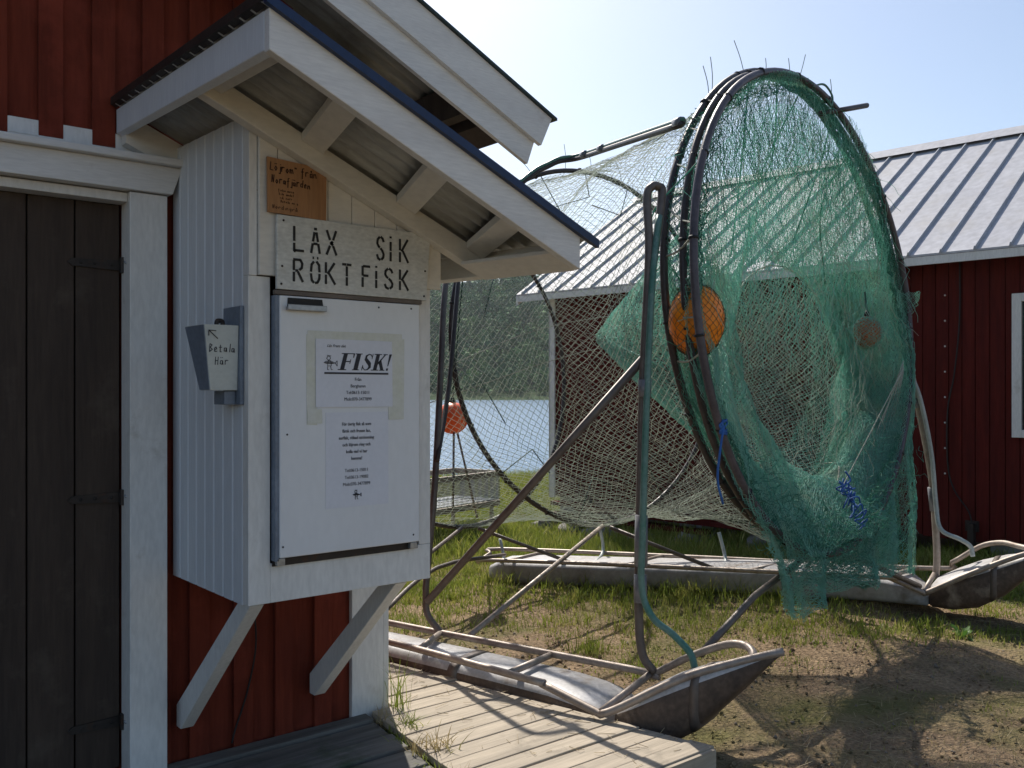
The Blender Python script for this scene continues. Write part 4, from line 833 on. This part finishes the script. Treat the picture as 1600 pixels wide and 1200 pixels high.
# buoys (hang on the trap, each a thing)
def buoy(c, rx, rz, m, label, top):
    t_ = thing('buoy', label, 'buoy', c, 'orange floats of the fish trap')
    q = MB(); q.sphere(c, rx, rx, rz, 28, 18); q.build('float_ball', M[m], t_, smooth=True)
    q = MB(); q.tube([(c[0], c[1], c[2]+rz*.96), (c[0], c[1], c[2]+rz*1.12)], rx*.22, 10, 0); q.tube([(c[0]-.02, c[1], c[2]+rz*1.1), (c[0], c[1], c[2]+rz*1.28), (c[0]+.02, c[1], c[2]+rz*1.1)], .008, 6, 5); q.build('eyelet', M['cable'], t_, smooth=True)
    q = MB(); q.tube([(c[0], c[1], c[2]+rz*1.22), top], .006, 6, 0); q.build('cord', M['roped'], t_)
    if m != 'orange':
        def cov(u, v):
            th = np.pi*(.06+.88*v); a = u*2*np.pi; return np.array(c)+np.stack([np.sin(th)*np.cos(a)*(rx+.004), np.sin(th)*np.sin(a)*(rx+.004), np.cos(th)*(rz+.004)], 1)
        A, B = net_segs(cov, 22, 12, jit=.003, seed=9) if rx > .1 else net_segs(cov, 34, 20, jit=.004, amp=.01, seed=9); link_mesh('net_cover', segs_mesh('net_cover', A, B, .0012 if rx > .1 else .0016), M['roped' if rx > .1 else 'netg'], t_)
    return t_
buoy((4.807, 6.664, 1.205), .142, .142, 'orange', 'round bright orange buoy at the back end of the fish trap over the water', (4.6, 6.20, 2.6))
buoy((3.60, 2.935, 1.795), .138, .180, 'orange2', 'large egg shaped orange buoy inside the left side of the front hoops', (3.72, 3.0, 2.70))
buoy((5.60, 3.16, 1.83), .088, .105, 'pink', 'small faded orange buoy behind the green net by the right upright', (5.68, 3.22, 2.10))
for a, c in (((4.55, 6.30, .40), (4.79, 6.62, 1.10)), ((5.05, 6.62, .30), (4.85, 6.66, 1.10))): T([a, c], .010, 'tubeg', 'strut', 0)

# ------------------------------------------------------------------ red boathouse (right)
P0 = Vector((8.944, 3.513, 0)); UX = Vector((-.1132, .9936, 0)); NN = Vector((.9936, .1132, 0))
def HP(L_, w_, z): p = P0+UX*L_+NN*w_; return (p.x, p.y, z)
bh = thing('red_boathouse', 'long dark red boathouse with white ribbed sheet metal roof behind the fish trap', 'boathouse', HP(1.2, 2.5, 0))
def hx(mb, L0, L1, w0, w1, z0, z1): return mb.hexa([HP(L0, w0, z0), HP(L0, w1, z0), HP(L1, w1, z0), HP(L1, w0, z0), HP(L0, w0, z1), HP(L0, w1, z1), HP(L1, w1, z1), HP(L1, w0, z1)])
q = MB(); LL, LR, WD = 5.75, -3.6, 5.0
x = LR
while x < LL-.02:
    w_ = .125+random.uniform(-.01, .01); e_ = min(x+w_-.009, LL)
    hx(q, x, e_, random.uniform(-.007, .004), .04, .04+random.uniform(-.02, .02), 2.80); x += w_
hx(q, LR, LL, .041, .08, .05, 2.8); hx(q, LR, LL, WD-.08, WD, .05, 2.8)
for Le in (LR, LL-.05):
    q.prism([HP(Le, .081, .05), HP(Le, WD-.081, .05), HP(Le, WD-.081, 2.8), HP(Le, 2.5, 4.35), HP(Le, .081, 2.8)], UX*.05)
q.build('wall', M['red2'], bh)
q = MB(); hx(q, LL-.075, LL+.02, -.025, -.004, .02, 2.74); hx(q, LL+.001, LL+.025, -.025, .12, .02, 2.74); q.build('corner_board', M['white'], bh)
rz0, rz1, we = 2.745, 4.47, -.27
rf = MB()
def RP(L_, t, up=0): w_ = we+(2.5-we)*t; return HP(L_, w_, rz0+(rz1-rz0)*t+up)
def RP2(L_, t, up=0): w_ = (2*2.5-we)+(2.5-(2*2.5-we))*t; return HP(L_, w_, rz0+(rz1-rz0)*t+up)
R0, R1 = LR-.3, 6.15
for F_ in (RP, RP2): rf.hexa([F_(R0, 0, -.02), F_(R1, 0, -.02), F_(R1, 1, -.02), F_(R0, 1, -.02), F_(R0, 0), F_(R1, 0), F_(R1, 1), F_(R0, 1)])
roof2 = rf.build('roof', M['roof'], bh)
rb = MB(); L_ = R0+.02
while L_ < R1:
    for F_ in (RP, RP2): rb.hexa([F_(L_, -.004, .001), F_(L_+.028, -.004, .001), F_(L_+.028, 1, .001), F_(L_, 1, .001), F_(L_+.008, -.004, .036), F_(L_+.020, -.004, .036), F_(L_+.020, 1, .036), F_(L_+.008, 1, .036)])
    L_ += .30
rb.build('seams', M['rib'], roof2)
q = MB(); q.prism([HP(R0, 2.28, rz1-.09), HP(R0, 2.5, rz1+.05), HP(R0, 2.72, rz1-.09), HP(R0, 2.5, rz1+.03)], UX*(R1-R0)); q.build('ridge_cap', M['roof'], roof2)
q = MB(); hx(q, R0, R1, we+.005, we+.03, rz0-.10, rz0-.022); q.build('eave_board', M['white'], roof2)
for Le in (R1-.03, R0): q = MB(); q.hexa([RP(Le, 0, -.15), RP(Le+.03, 0, -.15), RP(Le+.03, 1, -.15), RP(Le, 1, -.15), RP(Le, 0, -.022), RP(Le+.03, 0, -.022), RP(Le+.03, 1, -.022), RP(Le, 1, -.022)]); q.build('bargeboard', M['white'], roof2)
q = MB()
for a, b_, c, d in ((.09, .01, 1.02, 2.335), (-1.05, -.97, 1.02, 2.335), (.0095, -.9695, 2.26, 2.335), (.0095, -.9695, 1.02, 1.09)): hx(q, min(a, b_), max(a, b_), -.05, -.004, c, d)
win = q.build('window', M['white'], bh, bevel=.003)
q = MB(); hx(q, -.97, .01, -.02, -.010, 1.09, 2.26); q.build('pane', M['glass'], win)
for z in np.arange(.65, 2.45, .245): MB().sphere(HP(.686, -.010, z), .009, .009, .009, 8, 6).build('bolt', M['white'], bh)
q = MB(); q.tube([HP(.55, -.015, 2.72), HP(.552, -.015, 2.12), HP(.60, -.015, 1.6), HP(.66, -.015, 1.26), HP(.66, -.015, .75), HP(.60, -.015, .5), HP(.466, -.02, .30), HP(.43, -.02, .12)], .007, 6, 5); q.build('cable', M['cable'], bh, smooth=True)
q = MB(); hx(q, .38, .50, -.02, -.002, .12, .22); hx(q, .405, .455, -.10, -.021, -.02, .2); q.build('junction_box', M['iron'], bh)
q = MB()
for L_ in (-3.3, -1.5, .15, 1.9, 3.6, 5.5):
    p = HP(L_, .2, 0); gg = gz(p[0], p[1]); hx(q, L_-.15, L_+.15, .06, .40, gg-.1, .039)
hx(q, LR, LL, .9, 1.0, -.7, .039)
q.build('foundation', M['concrete'], bh)
q = MB()
for L_, z in ((4.2, -.03), (4.7, -.14), (4.6, .01)): hx(q, L_-1.5, L_+.9, -.30-.1*z, -.12, z-.05, z)
tag(q.build('plank_pile', M['red2'], origin=HP(4.5, -.2, -.3)), 'few red painted planks stacked low against the boathouse wall', 'planks')

# stones under the boathouse wall
for k, (L_, w_, s_) in enumerate(((5.6, -.2, .26), (5.1, -.45, .2), (4.6, -.40, .24), (4.0, -.35, .18), (3.4, -.2, .22), (2.6, -.1, .2))):
    p = HP(L_, w_, 0); q = MB(); q.sphere((p[0], p[1], gz(p[0], p[1])+s_*.25), s_, s_*.8, s_*.5, 14, 9, nz=.5)
    o = q.build('stone', M['stone'], origin=(p[0], p[1], gz(p[0], p[1])), smooth=True)
    tag(o, ['large grey stone at the boathouse corner below the white corner board', 'grey stone in the grass second from the boathouse corner', 'grey stone under the low red planks', 'small stone in the grass behind the far pontoon', 'rounded stone in shade under the boathouse wall', 'half hidden stone furthest right under the boathouse'][k], 'stone', 'stones along the boathouse wall')

# mesh sided tray on legs by the water
ct = thing('mesh_crate', 'grey mesh sided tray on legs standing by the water behind the trap', 'crate', (6.9, 9.2, -.42))
dC = Vector((7.50-6.0, 9.36-8.98, 0)).normalized(); nC = Vector((-dC.y, dC.x, 0)); C0 = Vector((5.75, 8.93, 0))
def CP(a, b_, z): p = C0+dC*a+nC*b_; return (p.x, p.y, z)
q = MB(); Lc, Wc = 1.82, .75
for (a, b_, c, d) in ((0, 0, Lc, 0), (0, Wc, Lc, Wc), (0, 0, 0, Wc), (Lc, 0, Lc, Wc)):
    for z, hh in ((.37, .07), (-.01, .07)): q.beam(CP(a, b_, z), CP(c, d, z), hh, .03, side=(0, 0, 1))
q.build('frame', M['alu'], ct)
def fmesh(u, v):
    P = np.zeros((len(u), 3)); p = np.array(CP(0, 0, 0))+np.array(dC)*(u*Lc)[:, None]; p[:, 2] = .03+.33*v; return p
q = MB(); q.box(-1, -1, -1, -1, -1, -1) if False else None
for i in range(76): a = i/75*Lc; q.beam(CP(a, .0, .03), CP(a, .0, .34), .010, .006)
for i in range(10): z = .04+i*.031; q.beam(CP(0, .004, z), CP(Lc, .004, z), .005, .005)
for i in range(32): a = i/31*Wc; q.beam(CP(Lc, a, .03), CP(Lc, a, .34), .006, .006)
q.build('mesh_panel', M['zinc'], ct)
q = MB(); q.beam(CP(.02, Wc/2, .03), CP(Lc-.02, Wc/2, .03), Wc-.06, .012, side=nC); q.build('floor_sheet', M['zinc'], ct)
for a, b_ in ((.1, .05), (Lc-.1, .05), (.1, Wc-.05), (Lc-.1, Wc-.05)): q = MB(); p = CP(a, b_, 0); q.beam(CP(a, b_, gz(p[0], p[1])-.02), CP(a, b_, -.02), .04, .04); q.build('leg', M['alu'], ct)

# ------------------------------------------------------------------ grass, straw, tufts
def blades(name, P, H_, Wd, lean, seed):
    r = np.random.default_rng(seed); n = len(P); th = r.uniform(0, 6.283, n); ld = r.uniform(0, 6.283, n)
    side = np.stack([np.cos(th), np.sin(th), np.zeros(n)], 1); ldir = np.stack([np.cos(ld), np.sin(ld), np.zeros(n)], 1)
    lv = lean*r.uniform(.1, 1, n); up = np.array([[0, 0, 1.]])
    def pt(t): return P+up*(H_*t*(1-.25*lv*t))[:, None]+ldir*(H_*lv*t*t)[:, None]
    vs = []
    for t_, w_ in ((0, 1), (.4, .85), (.75, .55)): c = pt(t_); o_ = side*(Wd*w_)[:, None]; vs += [c-o_, c+o_]
    vs.append(pt(1.)); v = np.stack(vs, 1).reshape(-1, 3); i0 = np.arange(n)[:, None]*7
    q = np.concatenate([i0+np.array([[0, 1, 3, 2]]), i0+np.array([[2, 3, 5, 4]])]); t3 = i0+np.array([[4, 5, 6]])
    return np_mesh(name, v, quads=q, tris=t3)
def pn(x, y, s, seed):
    r = np.random.default_rng(seed); o = np.zeros_like(x)
    for k in range(7):
        w_ = r.normal(size=2)*s*(1+.7*k); o += np.sin(x*w_[0]+y*w_[1]+r.uniform(0, 6))/(1+.5*k)
    return o/2.2
def scatter(n, seed, dens, x0=1.5, x1=11, y0=1.0, y1=13):
    r = np.random.default_rng(seed); x = r.uniform(x0, x1, n); y = r.uniform(y0, y1, n)
    f = .636*x+.7716*y; rt = .7716*x-.636*y
    k = (r.random(n) < dens(x, y, f)) & (np.abs(rt) < f*.62+.3) & (rt > -f*.2) & ~((x < xe(y)+.03) & (y < 5.4)) & ~((x < XR+.1) & (y > 2.4))
    hut = ((x-P0.x)*NN.x+(y-P0.y)*NN.y > .5) & ((x-P0.x)*UX.x+(y-P0.y)*UX.y < 6.0); k &= ~hut
    return x[k], y[k], f[k]
def dens_g(x, y, f):
    e = 5.05-.30*(x-4.9)*0; d = np.clip((f-5.7)/.55, 0, 1)+.9*np.clip((pn(x, y, 1.7, 5)-.0)*1.5, 0, 1)*np.clip((f-4.2)/.5, 0, 1)
    sand = np.exp(-(((x-3.7)/1.0)**2+((y-4.6)/1.2)**2)); d = d*(1-.93*sand)+0*e
    near_hut = np.clip(((x-P0.x)*NN.x+(y-P0.y)*NN.y+1.6)/1.2, 0, 1)
    return np.clip(d+.4*near_hut, 0, 1)*(.35+.65*np.clip(pn(x, y, 4, 8)+.55, 0, 1))
x, y, f = scatter(330000, 71, dens_g); r = np.random.default_rng(72)
keep = ~((x > 4.9) & (x < 6.7) & (np.abs((x-5.10)*.914+(y-6.35)*.406) < .24) & (y < 6.4))
x, y, f = x[keep], y[keep], f[keep]
hgt = (.032+.10*np.clip((f-5.6)/1.6, 0, 1)*np.clip(pn(x, y, 2.3, 9)+.8, .25, 1.4))*r.uniform(.4, 1.3, len(x))
Pg = np.stack([x, y, ground_h(x, y)-.004], 1)
o = link_mesh('grass', blades('grass', Pg, hgt, r.uniform(.0018, .0042, len(x))*(1+.3*(f > 7)), .8, 73), M['grass']); tag(o, 'green grass growing around and between the pontoons', 'grass', kind='stuff')
x, y, f = scatter(200000, 75, lambda x, y, f: np.clip((f-9)/1.5, 0, 1)*(f < 26)*(.6+.6*np.clip(pn(x, y, 1.2, 10)+.5, 0, 1)), x0=2, x1=20, y0=5, y1=28)
r = np.random.default_rng(76)
o = link_mesh('meadow', blades('meadow', np.stack([x, y, ground_h(x, y)-.01], 1), r.uniform(.10, .32, len(x)), r.uniform(.004, .008, len(x)), .7, 77), M['grass']); tag(o, 'taller meadow grass running down to the waterline', 'grass', kind='stuff')
def dens_d(x, y, f): return np.clip(.22+.5*np.clip(pn(x, y, 2.6, 15), 0, 1), 0, 1)*np.where(f < 7.2, 1, .35)
x, y, f = scatter(110000, 81, dens_d); r = np.random.default_rng(82); Pd = np.stack([x, y, ground_h(x, y)-.003], 1)
o = link_mesh('dry_grass', blades('dry_grass', Pd, r.uniform(.012, .045, len(x)), r.uniform(.001, .0024, len(x)), 1.6, 83), M['drygrass']); tag(o, 'short dry grass and stubble on the sandy ground', 'dry grass', kind='stuff')
x, y, f = scatter(28000, 91, lambda x, y, f: np.clip(.25+pn(x, y, 2.0, 19), 0.03, 1)*np.where(f < 7, 1, .3)); r = np.random.default_rng(92); n = len(x)
A = np.stack([x, y, ground_h(x, y)+.006], 1); th = r.uniform(0, 6.283, n); ln = r.uniform(.02, .11, n); B = A+np.stack([np.cos(th)*ln, np.sin(th)*ln, r.uniform(-.002, .02, n)], 1)
n2_ = 420; xd = r.uniform(2.25, 3.0, n2_); yd = r.uniform(2.4, 4.4, n2_); k = xd < xe(yd)-.02; kk = r.random(n2_) < np.exp(-(xe(yd)-xd)/.18)+.10; xd, yd = xd[k & kk], yd[k & kk]; n2_ = len(xd)
A2 = np.stack([xd, yd, np.full(n2_, .004)], 1); th = r.uniform(0, 6.283, n2_); ln = r.uniform(.02, .09, n2_); B2 = A2+np.stack([np.cos(th)*ln, np.sin(th)*ln, r.uniform(0, .006, n2_)], 1)
o = link_mesh('straw', segs_mesh('straw', np.concatenate([A, A2]), np.concatenate([B, B2]), .0012), M['straw']); tag(o, 'loose pale straw scattered over the sand and boards', 'straw', kind='stuff')
# clods and pebbles
def pebbles(n, seed):
    x, y, f = scatter(n, seed, lambda x, y, f: np.where(f < 6.5, .8, .1)); r = np.random.default_rng(seed+1); n = len(x); s = .003+.012*r.random(n)**3
    base = np.array([(1, 0, 0), (-1, 0, 0), (0, 1, 0), (0, -1, 0), (0, 0, 1), (0, 0, -.6)]); v = base[None]*s[:, None, None]*(1+.5*r.normal(size=(n, 6, 1)).clip(-1, 1))
    v += np.stack([x, y, ground_h(x, y)+s*.3], 1)[:, None, :]; i0 = np.arange(n)[:, None, None]*6
    t_ = np.array([(0, 2, 4), (2, 1, 4), (1, 3, 4), (3, 0, 4), (2, 0, 5), (1, 2, 5), (3, 1, 5), (0, 3, 5)])[None]
    return np_mesh('gravel', v.reshape(-1, 3), tris=(i0+t_).reshape(-1, 3))
o = link_mesh('gravel', pebbles(9000, 95), M['pebble']); tag(o, 'small pebbles on the bare sandy ground', 'gravel', kind='stuff')
o = link_mesh('clods', pebbles(45000, 97), M['ground']); tag(o, 'crumbs and clods of dry soil on the bare ground', 'soil clods', kind='stuff')
def tuft(cx, cy, n, hmax, lean, label, m='grass', z0=None, spread=.05, w=(.0015, .0035)):
    r = np.random.default_rng(int(cx*100+cy*10)); th = r.uniform(0, 6.28, n); d = r.random(n)*spread; x = cx+np.cos(th)*d; y = cy+np.sin(th)*d
    z = np.full(n, gz(cx, cy) if z0 is None else z0); me = blades('grass_tuft', np.stack([x, y, z], 1), r.uniform(.3, 1, n)*hmax, r.uniform(*w, n), lean, int(cx*77))
    o = link_mesh('grass_tuft', me, M[m], origin=(cx, cy, z[0])); tag(o, label, 'grass tuft', 'grass tufts')
tuft(2.285, 3.58, 26, .34, .8, 'tall grass tuft at the foot of the white corner board', z0=-.02, spread=.05)
tuft(2.20, 3.38, 60, .10, 1.4, 'low green tuft between boards in front of the corner board', z0=-.02, spread=.09)
tuft(2.14, 3.08, 70, .11, 1.3, 'yellowish tuft growing through the boardwalk at the bottom edge of the photo', 'drygrass', z0=-.02, spread=.10)
tuft(3.90, 3.55, 150, .17, .8, 'upright green tuft on the sand behind the near pontoon rail', spread=.12)
tuft(4.05, 4.15, 160, .16, .8, 'wide green tuft on bare sand between the two slanting legs', spread=.16)
tuft(3.62, 3.12, 110, .09, 1.1, 'low green tuft beside the tip of the near pontoon', spread=.09)
def weed(cx, cy, label):
    r = random.Random(5); q = MB(); z = gz(cx, cy)
    for k in range(13):
        a = r.uniform(0, 6.28); L_ = r.uniform(.06, .14); e_ = r.uniform(.25, 1.1); d = Vector((math.cos(a)*math.cos(e_), math.sin(a)*math.cos(e_), math.sin(e_))); s_ = Vector((-math.sin(a), math.cos(a), 0)); b0 = len(q.v); c = Vector((cx, cy, z))
        for t_, w_ in ((0, .12), (.3, .8), (.6, 1), (.85, .6), (1, .05)):
            p = c+d*L_*t_+Vector((0, 0, -.03*t_*t_)); q.v += [tuple(p-s_*w_*.016), tuple(p+Vector((0, 0, -.003))), tuple(p+s_*w_*.016)]
        for i in range(4):
            for j in range(2): q.f.append((b0+i*3+j, b0+i*3+j+1, b0+i*3+4+j, b0+i*3+3+j))
    tag(q.build('weed', M['leaf'], origin=(cx, cy, z), smooth=True), label, 'weed')
weed(6.05, 2.75, 'broad leaved green weed in the grass in front of the far pontoon')

# thin summer haze over the water
hz = MB(); hz.box(-150, 520, -230, 560, -5, 75); hb = bpy.data.materials.new('haze'); hb.use_nodes = True; t = hb.node_tree; t.nodes.remove(t.nodes['Principled BSDF'])
pv = t.nodes.new('ShaderNodeVolumePrincipled'); pv.inputs['Color'].default_value = (.85, .92, 1, 1); pv.inputs['Density'].default_value = .00018; pv.inputs['Anisotropy'].default_value = .3
t.links.new(pv.outputs[0], t.nodes['Material Output'].inputs['Volume'])
tag(hz.build('haze', hb), 'thin pale summer haze in the air over the water', 'haze', kind='stuff')

for k in range(9):
    yy = 3.5-.12*k; tuft(xseam(yy)-.01+random.uniform(-.02, .02), yy, 40, random.uniform(.07, .15), 1.3, 'short grass growing in the seam between the two decks', 'grass' if k % 3 else 'drygrass', z0=-.05, spread=.045)
